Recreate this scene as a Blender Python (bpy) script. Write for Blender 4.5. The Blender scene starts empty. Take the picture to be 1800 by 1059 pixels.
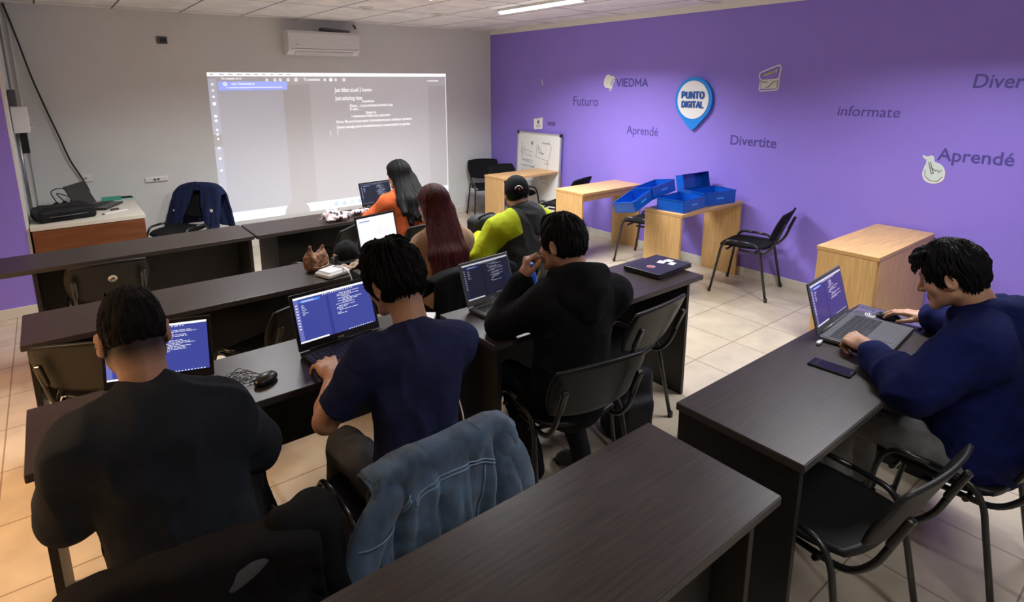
import bpy, bmesh, math, random
import numpy as np
from mathutils import Vector, Matrix, Euler
SC = bpy.context.scene
COL = SC.collection
PI = math.pi
rad = math.radians

# ------------------------------------------------------------------ camera
cam_d = bpy.data.cameras.new('camera')
cam = bpy.data.objects.new('camera', cam_d)
COL.objects.link(cam)
_a = np.array([(2250 - 880) / 1028., -(138 - 368) / 1028., -1.])
_b = np.array([(70 - 880) / 1028., -(150 - 368) / 1028., -1.])
_ex = _a / np.linalg.norm(_a)
_b = _b - _ex * (_b @ _ex)
_ey = _b / np.linalg.norm(_b)
_ez = np.cross(_ex, _ey)
_m = Matrix([list(_ex) + [0], list(_ey) + [0], list(_ez) + [1.93], [0, 0, 0, 1]])
cam.matrix_world = _m
cam_d.sensor_fit = 'HORIZONTAL'
cam_d.sensor_width = 36
cam_d.lens = 1028. / 1800 * 36
cam_d.shift_x = 20 / 1800.
cam_d.shift_y = -(529.5 - 368) / 1800.
cam_d.clip_start = .05
SC.camera = cam

# ------------------------------------------------------------------ world, exposure
w = bpy.data.worlds.new('world')
SC.world = w
w.use_nodes = True
w.node_tree.nodes['Background'].inputs[0].default_value = (.8, .85, 1, 1)
w.node_tree.nodes['Background'].inputs[1].default_value = .02
SC.view_settings.view_transform = 'Standard'
SC.view_settings.look = 'None'
SC.view_settings.gamma = 1
SC.view_settings.use_curve_mapping = False
SC.view_settings.exposure = 0.0
LAMP_W = 78.      # watts of one ceiling tube
WARM_W = 75.      # the warm tube on the left side of the room

# ------------------------------------------------------------------ materials
MATS = {}
def mat(name, col, rough=.5, metal=0., spec=.5, var=0., vscale=(6, 6, 6), bump=0., bscale=(200, 200, 200), emit=0., sheen=0., col2=None, alpha=1., trans=0., coat=0.):
    if name in MATS: return MATS[name]
    m = bpy.data.materials.new(name); m.use_nodes = True
    nt = m.node_tree; N = nt.nodes; L = nt.links
    b = N['Principled BSDF']
    b.inputs['Base Color'].default_value = (*col, 1)
    b.inputs['Roughness'].default_value = rough
    b.inputs['Metallic'].default_value = metal
    b.inputs['Specular IOR Level'].default_value = spec
    b.inputs['Alpha'].default_value = alpha
    b.inputs['Transmission Weight'].default_value = trans
    b.inputs['Coat Weight'].default_value = coat
    if sheen:
        b.inputs['Sheen Weight'].default_value = sheen
        b.inputs['Sheen Roughness'].default_value = .6
    if emit:
        b.inputs['Emission Color'].default_value = (*col, 1)
        b.inputs['Emission Strength'].default_value = emit
    if var or bump:
        tc = N.new('ShaderNodeTexCoord')
    if var:
        mp = N.new('ShaderNodeMapping'); mp.inputs['Scale'].default_value = vscale
        L.new(tc.outputs['Object'], mp.inputs[0])
        no = N.new('ShaderNodeTexNoise'); no.inputs['Scale'].default_value = 1; no.inputs['Detail'].default_value = 6
        no.inputs['Roughness'].default_value = .6
        L.new(mp.outputs[0], no.inputs['Vector'])
        r = N.new('ShaderNodeValToRGB')
        c2 = col2 or tuple(c * (1 - var) for c in col)
        c1 = col if col2 else tuple(min(1, c * (1 + var)) for c in col)
        r.color_ramp.elements[0].position = .35; r.color_ramp.elements[1].position = .65
        r.color_ramp.elements[0].color = (*c2, 1); r.color_ramp.elements[1].color = (*c1, 1)
        L.new(no.outputs['Fac'], r.inputs[0])
        L.new(r.outputs[0], b.inputs['Base Color'])
    if bump:
        mp2 = N.new('ShaderNodeMapping'); mp2.inputs['Scale'].default_value = bscale
        L.new(tc.outputs['Object'], mp2.inputs[0])
        n2 = N.new('ShaderNodeTexNoise'); n2.inputs['Scale'].default_value = 1; n2.inputs['Detail'].default_value = 3
        L.new(mp2.outputs[0], n2.inputs['Vector'])
        bp = N.new('ShaderNodeBump'); bp.inputs['Strength'].default_value = bump; bp.inputs['Distance'].default_value = .01
        L.new(n2.outputs['Fac'], bp.inputs['Height'])
        L.new(bp.outputs[0], b.inputs['Normal'])
    MATS[name] = m
    return m

def tile_mat(name, c1, c2, mort, bw, bh, msize, rough, off=(0, 0), bump=.0):
    m = bpy.data.materials.new(name); m.use_nodes = True
    nt = m.node_tree; N = nt.nodes; L = nt.links; b = N['Principled BSDF']
    tc = N.new('ShaderNodeTexCoord'); mp = N.new('ShaderNodeMapping')
    mp.inputs['Location'].default_value = (off[0], off[1], 0)
    L.new(tc.outputs['Object'], mp.inputs[0])
    br = N.new('ShaderNodeTexBrick'); br.offset = 0; br.squash = 1
    br.inputs['Scale'].default_value = 1
    br.inputs['Brick Width'].default_value = bw; br.inputs['Row Height'].default_value = bh
    br.inputs['Mortar Size'].default_value = msize; br.inputs['Mortar Smooth'].default_value = .2
    br.inputs['Color1'].default_value = (*c1, 1); br.inputs['Color2'].default_value = (*c2, 1); br.inputs['Mortar'].default_value = (*mort, 1)
    L.new(mp.outputs[0], br.inputs['Vector'])
    no = N.new('ShaderNodeTexNoise'); no.inputs['Scale'].default_value = 5; no.inputs['Detail'].default_value = 5
    L.new(tc.outputs['Object'], no.inputs['Vector'])
    mx = N.new('ShaderNodeMix'); mx.data_type = 'RGBA'; mx.blend_type = 'MULTIPLY'
    rp = N.new('ShaderNodeMapRange'); rp.inputs[1].default_value = .3; rp.inputs[2].default_value = .7; rp.inputs[3].default_value = .86; rp.inputs[4].default_value = 1.06
    L.new(no.outputs['Fac'], rp.inputs[0])
    mx.inputs[0].default_value = 1
    L.new(br.outputs['Color'], mx.inputs[6]); L.new(rp.outputs[0], mx.inputs[7])
    L.new(mx.outputs[2], b.inputs['Base Color'])
    b.inputs['Roughness'].default_value = rough
    if bump:
        bp = N.new('ShaderNodeBump'); bp.inputs['Strength'].default_value = bump; bp.inputs['Distance'].default_value = .003; bp.invert = True
        L.new(br.outputs['Fac'], bp.inputs['Height']); L.new(bp.outputs[0], b.inputs['Normal'])
    return m

def skin_mat():
    """skin whose stubble / brows and lips come from vertex attributes"""
    m = bpy.data.materials.new('skin'); m.use_nodes = True
    nt = m.node_tree; N = nt.nodes; L = nt.links; b = N['Principled BSDF']
    tc = N.new('ShaderNodeTexCoord')
    no = N.new('ShaderNodeTexNoise'); no.inputs['Scale'].default_value = 14; no.inputs['Detail'].default_value = 4
    L.new(tc.outputs['Object'], no.inputs['Vector'])
    r = N.new('ShaderNodeValToRGB')
    r.color_ramp.elements[0].color = (.45, .24, .145, 1); r.color_ramp.elements[1].color = (.56, .32, .20, 1)
    r.color_ramp.elements[0].position = .3; r.color_ramp.elements[1].position = .7
    L.new(no.outputs['Fac'], r.inputs[0])
    a1 = N.new('ShaderNodeAttribute'); a1.attribute_name = 'lip'
    m1 = N.new('ShaderNodeMix'); m1.data_type = 'RGBA'
    L.new(a1.outputs['Fac'], m1.inputs[0]); L.new(r.outputs[0], m1.inputs[6]); m1.inputs[7].default_value = (.44, .17, .13, 1)
    a2 = N.new('ShaderNodeAttribute'); a2.attribute_name = 'stubble'
    m2 = N.new('ShaderNodeMix'); m2.data_type = 'RGBA'
    L.new(a2.outputs['Fac'], m2.inputs[0]); L.new(m1.outputs[2], m2.inputs[6]); m2.inputs[7].default_value = (.012, .010, .010, 1)
    L.new(m2.outputs[2], b.inputs['Base Color'])
    b.inputs['Roughness'].default_value = .5
    b.inputs['Subsurface Weight'].default_value = .08
    b.inputs['Subsurface Radius'].default_value = (.02, .008, .004)
    return m

M_WHITEWALL = mat('white_paint', (.69, .705, .685), .75, var=.02, vscale=(1.5, 1.5, 1.5))
M_PURPLE = mat('purple_paint', (.275, .195, .70), .5, var=.03, vscale=(1, 1, 1), spec=.35)
M_DKPURPLE = mat('dark_purple_paint', (.085, .062, .30), .5)
M_TRIMWHITE = mat('white_trim', (.78, .76, .72), .5)
M_BASEB = mat('baseboard_tile', (.66, .62, .55), .4)
M_CEIL = tile_mat('ceiling_tiles', (.88, .86, .85), (.85, .83, .82), (.20, .19, .18), .61, 1.2, .010, .9, (.56, .15), .6)
M_FLOOR = tile_mat('floor_tiles', (.545, .465, .35), (.51, .435, .325), (.28, .22, .15), .48, .48, .004, .22, (.42 + .48, -2.68 + 2.88), .5)
M_DESK = mat('wenge_laminate', (.026, .017, .0135), .36, var=.45, vscale=(5, 90, 60), bump=.06, bscale=(30, 500, 300), spec=.5)
M_DESKSIDE = mat('black_laminate', (.009, .0075, .007), .5, var=.3, vscale=(20, 20, 4))
M_DESKEDGE = mat('laminate_edge', (.05, .043, .04), .4)
M_OAK = mat('oak_laminate', (.60, .36, .145), .42, var=.12, vscale=(4, 40, 40), bump=.03, bscale=(20, 200, 200))
M_OAKV = mat('oak_laminate_upright', (.56, .335, .13), .42, var=.13, vscale=(40, 40, 4), bump=.03, bscale=(200, 200, 20))
M_OAKEDGE = mat('oak_edge', (.50, .29, .11), .45)
M_BROWN = mat('brown_wood', (.17, .055, .02), .35, var=.2, vscale=(3, 30, 30))
M_CREAM = mat('cream_laminate', (.68, .64, .54), .4)
M_PLASTIC = mat('black_plastic', (.011, .011, .011), .45, bump=.08, bscale=(350, 350, 350), spec=.3)
M_PLASTIC2 = mat('black_smooth_plastic', (.010, .010, .011), .3)
M_FABRIC = mat('black_fabric', (.006, .006, .007), .8, bump=.2, bscale=(500, 500, 500), spec=.2)
M_METAL = mat('black_metal', (.012, .012, .012), .3, metal=0, spec=.6)
M_GREYMETAL = mat('grey_metal', (.35, .35, .36), .35, metal=.9)
M_GREYPL = mat('grey_plastic', (.09, .09, .095), .4)
M_KEYS = mat('key_plastic', (.012, .012, .013), .45)
M_WHITEPL = mat('white_plastic', (.75, .75, .74), .35)
M_PAPER = mat('white_paper', (.85, .85, .83), .7)
M_INK = mat('black_ink', (.02, .02, .025), .6)
M_HAIR = mat('black_hair', (.006, .0055, .0055), .55, var=.4, vscale=(160, 160, 20), bump=.5, bscale=(260, 260, 30), spec=.12)
M_REDHAIR = mat('dark_red_hair', (.105, .012, .010), .5, var=.55, vscale=(120, 120, 5), bump=.6, bscale=(300, 300, 8), spec=.15, col2=(.020, .004, .004))
M_SKIN = skin_mat()
M_EYE = mat('eye_white', (.55, .52, .49), .35)
M_IRIS = mat('dark_iris', (.02, .012, .008), .15)
M_BLUEPL = mat('blue_translucent_plastic', (.006, .105, .56), .22, trans=.12)
M_LEDWHITE = mat('led_white', (1, .98, .95), .5, emit=9.)

def emi(name, col, s):
    if name in MATS: return MATS[name]
    m = bpy.data.materials.new(name); m.use_nodes = True
    b = m.node_tree.nodes['Principled BSDF']
    b.inputs['Base Color'].default_value = (.01, .01, .01, 1); b.inputs['Roughness'].default_value = .25
    b.inputs['Emission Color'].default_value = (*col, 1); b.inputs['Emission Strength'].default_value = s
    MATS[name] = m
    return m

def cloth(name, col, **k):
    a = dict(rough=.9, var=.18, vscale=(9, 9, 9), bump=.22, bscale=(420, 420, 420), sheen=.0, spec=.15)
    a.update(k)
    return mat(name, col, **a)

# ------------------------------------------------------------------ object helpers
def link(o, parent=None):
    COL.objects.link(o)
    if parent is not None: o.parent = parent
    return o
def tag(o, label=None, cat=None, group=None, kind=None):
    if label: o['label'] = label
    if cat: o['category'] = cat
    if group: o['group'] = group
    if kind: o['kind'] = kind
    return o
def thing(name, label, cat, loc=(0, 0, 0), rz=0., group=None):
    o = bpy.data.objects.new(name, None); o.empty_display_size = .1
    link(o); o.location = loc; o.rotation_euler = (0, 0, rz)
    return tag(o, label, cat, group)
def obj(name, bm, m, parent=None, smooth=False, loc=None):
    me = bpy.data.meshes.new(name)
    bmesh.ops.recalc_face_normals(bm, faces=bm.faces[:])
    bm.to_mesh(me); bm.free()
    for x in (m if isinstance(m, (list, tuple)) else [m]): me.materials.append(x)
    if smooth:
        for p in me.polygons: p.use_smooth = True
    o = bpy.data.objects.new(name, me)
    if loc is not None: o.location = loc
    return link(o, parent)
def struct(name, bm, m):
    return tag(obj(name, bm, m), kind='structure')
def dup(root, loc, rz, label=None, group=None, rot=None):
    r = root.copy(); COL.objects.link(r); r.location = loc; r.rotation_euler = rot or (0, 0, rz)
    if label: r['label'] = label
    if group: r['group'] = group
    for ch in list(root.children):
        c = ch.copy(); COL.objects.link(c); c.parent = r
        for g in ch.children:
            d = g.copy(); COL.objects.link(d); d.parent = c
    return r

def box(bm, c, s, R=None, bev=0., seg=2, mi=0):
    """box with centre c and full size s, optional bevel"""
    r = bmesh.ops.create_cube(bm, size=1)
    vs = r['verts']
    M = Matrix.Translation(Vector(c)) @ ((R.to_4x4() if R is not None else Matrix.Identity(4))) @ Matrix.Diagonal((*s, 1))
    bmesh.ops.transform(bm, matrix=M, verts=vs)
    fs = set(f for v in vs for f in v.link_faces)
    for f in fs: f.material_index = mi
    if bev:
        es = list(set(e for v in vs for e in v.link_edges))
        bmesh.ops.bevel(bm, geom=es, offset=bev, segments=seg, affect='EDGES', profile=.5)
    return bm
def B(c, s, R=None, bev=0., seg=2):
    return box(bmesh.new(), c, s, R, bev, seg)
def frames(pts):
    """parallel-transport frames along a polyline"""
    P = [Vector(p) for p in pts]; n = len(P)
    T = []
    for i in range(n):
        a = P[max(i - 1, 0)]; b = P[min(i + 1, n - 1)]
        T.append((b - a).normalized() if (b - a).length > 1e-9 else Vector((0, 0, 1)))
    up = Vector((0, 0, 1)) if abs(T[0].z) < .9 else Vector((1, 0, 0))
    N = (up - T[0] * up.dot(T[0])).normalized()
    out = []
    for i in range(n):
        N = (N - T[i] * N.dot(T[i])).normalized()
        out.append((P[i], T[i], N, T[i].cross(N)))
    return out
def tube(bm, pts, r, seg=10, cap=True, flat=1.):
    """tube along a polyline; r a number or one per point; flat squashes the second axis"""
    fr = frames(pts); rings = []
    for i, (p, t, n, b) in enumerate(fr):
        rr = r[i] if isinstance(r, (list, tuple, np.ndarray)) else r
        rings.append([bm.verts.new(p + n * rr * math.cos(2 * PI * k / seg) + b * rr * flat * math.sin(2 * PI * k / seg)) for k in range(seg)])
    for a, b in zip(rings, rings[1:]):
        for k in range(seg):
            f = bm.faces.new((a[k], a[(k + 1) % seg], b[(k + 1) % seg], b[k])); f.smooth = True
    if cap:
        bm.faces.new(rings[0][::-1]); bm.faces.new(rings[-1])
    return bm
def smooth_path(pts, n=8):
    """Catmull-Rom through points"""
    P = [Vector(p) for p in pts]; out = []
    for i in range(len(P) - 1):
        p0 = P[max(i - 1, 0)]; p1 = P[i]; p2 = P[i + 1]; p3 = P[min(i + 2, len(P) - 1)]
        for k in range(n):
            t = k / n
            out.append(.5 * ((2 * p1) + (p2 - p0) * t + (2 * p0 - 5 * p1 + 4 * p2 - p3) * t * t + (3 * p1 - p0 - 3 * p2 + p3) * t ** 3))
    out.append(P[-1])
    return out
def round_path(pts, r=.05, n=5):
    """polyline with rounded corners"""
    P = [Vector(p) for p in pts]; out = [P[0]]
    for i in range(1, len(P) - 1):
        a = (P[i - 1] - P[i]); b = (P[i + 1] - P[i])
        d = min(r, a.length * .49, b.length * .49)
        s = P[i] + a.normalized() * d; e = P[i] + b.normalized() * d
        for k in range(n + 1):
            t = k / n
            out.append(s * (1 - t) ** 2 + P[i] * 2 * t * (1 - t) + e * t * t)
    out.append(P[-1])
    return out
def lathe(bm, prof, c=(0, 0, 0), seg=24, R=None):
    rings = []
    for (r, z) in prof:
        ring = []
        for k in range(seg):
            a = 2 * PI * k / seg
            v = Vector((r * math.cos(a), r * math.sin(a), z))
            if R is not None: v = R @ v
            ring.append(bm.verts.new(v + Vector(c)))
        rings.append(ring)
    for a, b in zip(rings, rings[1:]):
        for k in range(seg):
            bm.faces.new((a[k], a[(k + 1) % seg], b[(k + 1) % seg], b[k])).smooth = True
    bm.faces.new(rings[0][::-1]); bm.faces.new(rings[-1])
    return bm
def prism(bm, poly, h, M=None):
    """extrude a 2-D polygon (x,y) from z=0 to z=h; M maps into place"""
    M = M or Matrix.Identity(4)
    a = [bm.verts.new(M @ Vector((x, y, 0))) for x, y in poly]
    b = [bm.verts.new(M @ Vector((x, y, h))) for x, y in poly]
    n = len(poly)
    bm.faces.new(a[::-1]); bm.faces.new(b)
    for k in range(n): bm.faces.new((a[k], a[(k + 1) % n], b[(k + 1) % n], b[k]))
    return bm
def sheet(fn, nu, nv, th, bm=None):
    """closed thick sheet following fn(u,v), u,v in [-1,1]"""
    bm = bm or bmesh.new()
    U = np.linspace(-1, 1, nu); V = np.linspace(-1, 1, nv)
    P = [[Vector(fn(u, v)) for v in V] for u in U]
    A = []; Bk = []
    for i in range(nu):
        ra = []; rb = []
        for j in range(nv):
            du = P[min(i + 1, nu - 1)][j] - P[max(i - 1, 0)][j]
            dv = P[i][min(j + 1, nv - 1)] - P[i][max(j - 1, 0)]
            n = du.cross(dv)
            n = n.normalized() if n.length > 1e-12 else Vector((0, 0, 1))
            ra.append(bm.verts.new(P[i][j] + n * th / 2)); rb.append(bm.verts.new(P[i][j] - n * th / 2))
        A.append(ra); Bk.append(rb)
    def q(*v):
        f = bm.faces.new(v); f.smooth = True
    for i in range(nu - 1):
        for j in range(nv - 1):
            q(A[i][j], A[i + 1][j], A[i + 1][j + 1], A[i][j + 1])
            q(Bk[i][j], Bk[i][j + 1], Bk[i + 1][j + 1], Bk[i + 1][j])
    for i in range(nu - 1):
        q(A[i][0], Bk[i][0], Bk[i + 1][0], A[i + 1][0]); q(A[i][-1], A[i + 1][-1], Bk[i + 1][-1], Bk[i][-1])
    for j in range(nv - 1):
        q(A[0][j], A[0][j + 1], Bk[0][j + 1], Bk[0][j]); q(A[-1][j], Bk[-1][j], Bk[-1][j + 1], A[-1][j + 1])
    return bm
def text_mesh(name, s, size, m, M, parent=None, ext=.0015, bold=0., align='LEFT', sx=1., width=None, shear=0.):
    cu = bpy.data.curves.new(name, 'FONT'); cu.body = s; cu.size = size; cu.extrude = ext; cu.offset = bold
    cu.align_x = align; cu.align_y = 'BOTTOM_BASELINE'; cu.resolution_u = 3; cu.shear = shear
    t = bpy.data.objects.new(name, cu); COL.objects.link(t)
    bpy.context.view_layer.update()
    dg = bpy.context.evaluated_depsgraph_get()
    me = bpy.data.meshes.new_from_object(t.evaluated_get(dg))
    bpy.data.objects.remove(t)
    co = np.zeros(len(me.vertices) * 3); me.vertices.foreach_get('co', co); co = co.reshape(-1, 3)
    if width:
        w0 = co[:, 0].max() - co[:, 0].min(); co[:, 0] -= co[:, 0].min(); co[:, 0] *= width / w0
    co[:, 0] *= sx
    me.vertices.foreach_set('co', co.ravel())
    me.transform(M); me.materials.clear(); me.materials.append(m); me.name = name
    o = bpy.data.objects.new(name, me)
    return link(o, parent)

def _arc(cx, cy, rx, ry, a0, a1, n=9): return [(cx + rx * math.cos(rad(a0 + (a1 - a0) * i / n)), cy + ry * math.sin(rad(a0 + (a1 - a0) * i / n))) for i in range(n + 1)]
GLYPH = {'P': (.62, [[(0, 0), (0, 1), (.3, 1)] + _arc(.3, .72, .28, .28, 90, -90) + [(0, .44)]]), 'U': (.66, [[(0, 1), (0, .32)] + _arc(.31, .31, .31, .31, 180, 360) + [(.62, 1)]]),
 'N': (.68, [[(0, 0), (0, 1), (.64, 0), (.64, 1)]]), 'T': (.62, [[(0, 1), (.62, 1)], [(.31, 1), (.31, 0)]]), 'O': (.76, [_arc(.38, .5, .38, .5, 0, 360, 22)]),
 'D': (.68, [[(0, 0), (0, 1), (.24, 1)] + _arc(.24, .5, .42, .5, 90, -90, 14) + [(0, 0)]]), 'I': (.0, [[(0, 0), (0, 1)]]), 'G': (.70, [_arc(.38, .5, .38, .5, 48, 312, 16) + [(.66, .46), (.42, .46)]]),
 'A': (.72, [[(0, 0), (.36, 1), (.72, 0)], [(.14, .3), (.58, .3)]]), 'L': (.5, [[(0, 1), (0, 0), (.5, 0)]]), 'V': (.70, [[(0, 1), (.35, 0), (.70, 1)]]), 'E': (.52, [[(.52, 1), (0, 1), (0, 0), (.52, 0)], [(0, .52), (.46, .52)]]), 'M': (.82, [[(0, 0), (0, 1), (.41, .30), (.82, 1), (.82, 0)]])}
def stroke_text(name, s, cap, width, sw, m, M, parent=None, ext=.004):
    """bold lettering built from thick strokes; M maps x right, y up, z out"""
    gap = .30; tot = sum(GLYPH[c][0] for c in s) + gap * (len(s) - 1)
    k = (width - sw) / tot; ch = cap - sw
    bm = bmesh.new(); x0 = sw / 2
    for c in s:
        for pl in GLYPH[c][1]:
            for i_, (a, b) in enumerate(zip(pl, pl[1:])):
                A = Vector((x0 + a[0] * k, sw / 2 + a[1] * ch, ext / 2)); Bq = Vector((x0 + b[0] * k, sw / 2 + b[1] * ch, ext / 2)); d = Bq - A
                if d.length < 1e-6: continue
                box(bm, (A + Bq) / 2, (d.length + sw * (.75 if len(pl) < 8 else .35), sw * (1 - .01 * (i_ % 5)), ext * (1 + .05 * (i_ % 7) + .22 * (pl is not GLYPH[c][1][0]))), Matrix.Rotation(math.atan2(d.y, d.x), 3, 'Z'))
        x0 += (GLYPH[c][0] + gap) * k
    bm.transform(M)
    return obj(name, bm, m, parent)

# ------------------------------------------------------------------ noise and implicit surfaces
_rs = np.random.RandomState(7)
_T = _rs.rand(32, 32, 32).astype(np.float32)
def vnoise(P):
    I = np.floor(P).astype(int); F = P - I; F = F * F * (3 - 2 * F)
    I &= 31; J = (I + 1) & 31
    x0, y0, z0 = I.T; x1, y1, z1 = J.T; fx, fy, fz = F.T
    a = _T[x0, y0, z0] * (1 - fx) + _T[x1, y0, z0] * fx
    b = _T[x0, y1, z0] * (1 - fx) + _T[x1, y1, z0] * fx
    c = _T[x0, y0, z1] * (1 - fx) + _T[x1, y0, z1] * fx
    d = _T[x0, y1, z1] * (1 - fx) + _T[x1, y1, z1] * fx
    return (a * (1 - fy) + b * fy) * (1 - fz) + (c * (1 - fy) + d * fy) * fz - .5

def V3(*a): return np.array(a, float)
def rotm(yaw=0, pitch=0, roll=0):
    """head-like frame: yaw about z (left +), pitch down +, roll to the right +"""
    return np.array(Matrix.Rotation(yaw, 3, 'Z') @ Matrix.Rotation(-pitch, 3, 'X') @ Matrix.Rotation(roll, 3, 'Y'))

class SDF:
    def __init__(s): s.p = []
    def cap(s, a, b, ra, rb=None, k=.02, op=1):
        a = np.asarray(a, float); b = np.asarray(b, float); rb = ra if rb is None else rb
        m = max(ra, rb)
        s.p.append(('cap', (a, b, ra, rb), k, op, np.minimum(a, b) - m, np.maximum(a, b) + m)); return s
    def cone(s, a, b, ra, rb, k=.02, op=1):
        a = np.asarray(a, float); b = np.asarray(b, float); m = max(ra, rb)
        s.p.append(('cone', (a, b, ra, rb), k, op, np.minimum(a, b) - m, np.maximum(a, b) + m)); return s
    def ell(s, c, r, R=None, k=.02, op=1):
        c = np.asarray(c, float); r = np.asarray(r, float) * np.ones(3)
        e = r if R is None else np.sqrt(((R * r) ** 2).sum(1))
        s.p.append(('ell', (c, r, R), k, op, c - e, c + e)); return s
    def box(s, c, h, R=None, rad=.01, k=.02, op=1):
        c = np.asarray(c, float); h = np.asarray(h, float)
        e = h if R is None else np.abs(R) @ h
        s.p.append(('box', (c, h, R, rad), k, op, c - e, c + e)); return s
    def tor(s, c, R, rx, ry, t, k=.01, op=1):
        c = np.asarray(c, float); m = max(rx, ry) + t
        s.p.append(('tor', (c, R, rx, ry, t), k, op, c - m, c + m)); return s
    def mesh(s, h):
        add = [p for p in s.p if p[3] > 0]
        lo = np.min([p[4] for p in add], 0) - .03; hi = np.max([p[5] for p in add], 0) + .03
        n = np.ceil((hi - lo) / h).astype(int) + 1
        D = np.full(n, 1., np.float32)
        ax = [(lo[i] + h * np.arange(n[i])).astype(np.float32) for i in range(3)]
        for kind, a, k, op, blo, bhi in s.p:
            i0 = np.maximum(np.floor((blo - k - 2 * h - lo) / h).astype(int), 0)
            i1 = np.minimum(np.ceil((bhi + k + 2 * h - lo) / h).astype(int) + 1, n)
            if (i1 <= i0).any(): continue
            sl = tuple(slice(i0[i], i1[i]) for i in range(3))
            X = ax[0][sl[0]][:, None, None]; Y = ax[1][sl[1]][None, :, None]; Z = ax[2][sl[2]][None, None, :]
            if kind in ('cap', 'cone'):
                p, q, ra, rb = a; d = (q - p); L2 = max(float(d @ d), 1e-12)
                tt = ((X - p[0]) * d[0] + (Y - p[1]) * d[1] + (Z - p[2]) * d[2]) / L2
                t = np.clip(tt, 0, 1)
                dd = np.sqrt((X - p[0] - t * d[0]) ** 2 + (Y - p[1] - t * d[1]) ** 2 + (Z - p[2] - t * d[2]) ** 2) - (ra + (rb - ra) * t)
                if kind == 'cone':
                    dd = np.sqrt(np.maximum((X - p[0] - tt * d[0]) ** 2 + (Y - p[1] - tt * d[1]) ** 2 + (Z - p[2] - tt * d[2]) ** 2, 0)) - (ra + (rb - ra) * t)
                    dd = np.maximum(dd, (np.abs(tt - .5) - .5) * math.sqrt(L2))
            else:
                c = a[0]; R = a[1] if kind == 'tor' else a[2]
                x, y, z = X - c[0], Y - c[1], Z - c[2]
                if R is not None:
                    x, y, z = (x * R[0, 0] + y * R[1, 0] + z * R[2, 0], x * R[0, 1] + y * R[1, 1] + z * R[2, 1], x * R[0, 2] + y * R[1, 2] + z * R[2, 2])
                if kind == 'ell':
                    r = a[1]
                    k0 = np.sqrt((x / r[0]) ** 2 + (y / r[1]) ** 2 + (z / r[2]) ** 2)
                    k1 = np.sqrt((x / r[0] ** 2) ** 2 + (y / r[1] ** 2) ** 2 + (z / r[2] ** 2) ** 2) + 1e-9
                    dd = k0 * (k0 - 1) / k1
                elif kind == 'box':
                    hh = a[1] - a[3]
                    qx, qy, qz = np.abs(x) - hh[0], np.abs(y) - hh[1], np.abs(z) - hh[2]
                    dd = np.sqrt(np.maximum(qx, 0) ** 2 + np.maximum(qy, 0) ** 2 + np.maximum(qz, 0) ** 2) + np.minimum(np.maximum(np.maximum(qx, qy), qz), 0) - a[3]
                else:
                    _, _, rx, ry, t = a
                    an = np.arctan2(y / ry, x / rx)
                    dd = np.sqrt((x - rx * np.cos(an)) ** 2 + (y - ry * np.sin(an)) ** 2 + z ** 2) - t
            g = D[sl]
            if op < 0: dd = -dd
            if k > 0:
                hh = np.maximum(k - np.abs(g - dd), 0) / k
                e = hh * hh * k * .25
            else: e = 0
            D[sl] = (np.minimum(g, dd) - e) if op > 0 else (np.maximum(g, dd) + e)
        return nets(D, lo, h)

def nets(D, lo, h):
    S = D < 0
    c = S[:-1, :-1, :-1].astype(np.int8).copy()
    for o in ((1,0,0),(0,1,0),(0,0,1),(1,1,0),(1,0,1),(0,1,1),(1,1,1)):
        c += S[o[0]:S.shape[0]-1+o[0], o[1]:S.shape[1]-1+o[1], o[2]:S.shape[2]-1+o[2]]
    idx = np.argwhere((c > 0) & (c < 8))
    ids = np.full(c.shape, -1, np.int64); ids[tuple(idx.T)] = np.arange(len(idx))
    cor = [(a, b, d) for a in (0, 1) for b in (0, 1) for d in (0, 1)]
    val = np.stack([D[idx[:, 0] + a, idx[:, 1] + b, idx[:, 2] + d] for a, b, d in cor], 1)
    acc = np.zeros((len(idx), 3)); cnt = np.zeros(len(idx))
    for i in range(8):
        for j in range(i + 1, 8):
            if sum(abs(cor[i][q] - cor[j][q]) for q in range(3)) != 1: continue
            a, b = val[:, i], val[:, j]; m = (a < 0) != (b < 0)
            t = np.where(m, a / np.where(m, a - b, 1), 0)
            p = np.array(cor[i]) + t[:, None] * (np.array(cor[j]) - np.array(cor[i]))
            acc += p * m[:, None]; cnt += m
    v = lo + h * (idx + acc / np.maximum(cnt, 1)[:, None])
    F = []
    for axn in range(3):
        o = [0, 0, 0]; o[axn] = 1
        A = S[:S.shape[0]-o[0], :S.shape[1]-o[1], :S.shape[2]-o[2]]; Bq = S[o[0]:, o[1]:, o[2]:]
        e = np.argwhere(A != Bq)
        u, w_ = [q for q in range(3) if q != axn]
        e = e[(e[:, u] > 0) & (e[:, w_] > 0)]
        def cell(du, dw):
            q = e.copy(); q[:, u] += du; q[:, w_] += dw
            return ids[tuple(q.T)]
        quad = np.stack([cell(-1, -1), cell(0, -1), cell(0, 0), cell(-1, 0)], 1)
        fl = A[tuple(e.T)]
        if axn == 1: fl = ~fl
        quad[~fl] = quad[~fl][:, ::-1]
        F.append(quad)
    F = np.concatenate(F); F = F[(F >= 0).all(1)]
    return v, F

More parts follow.
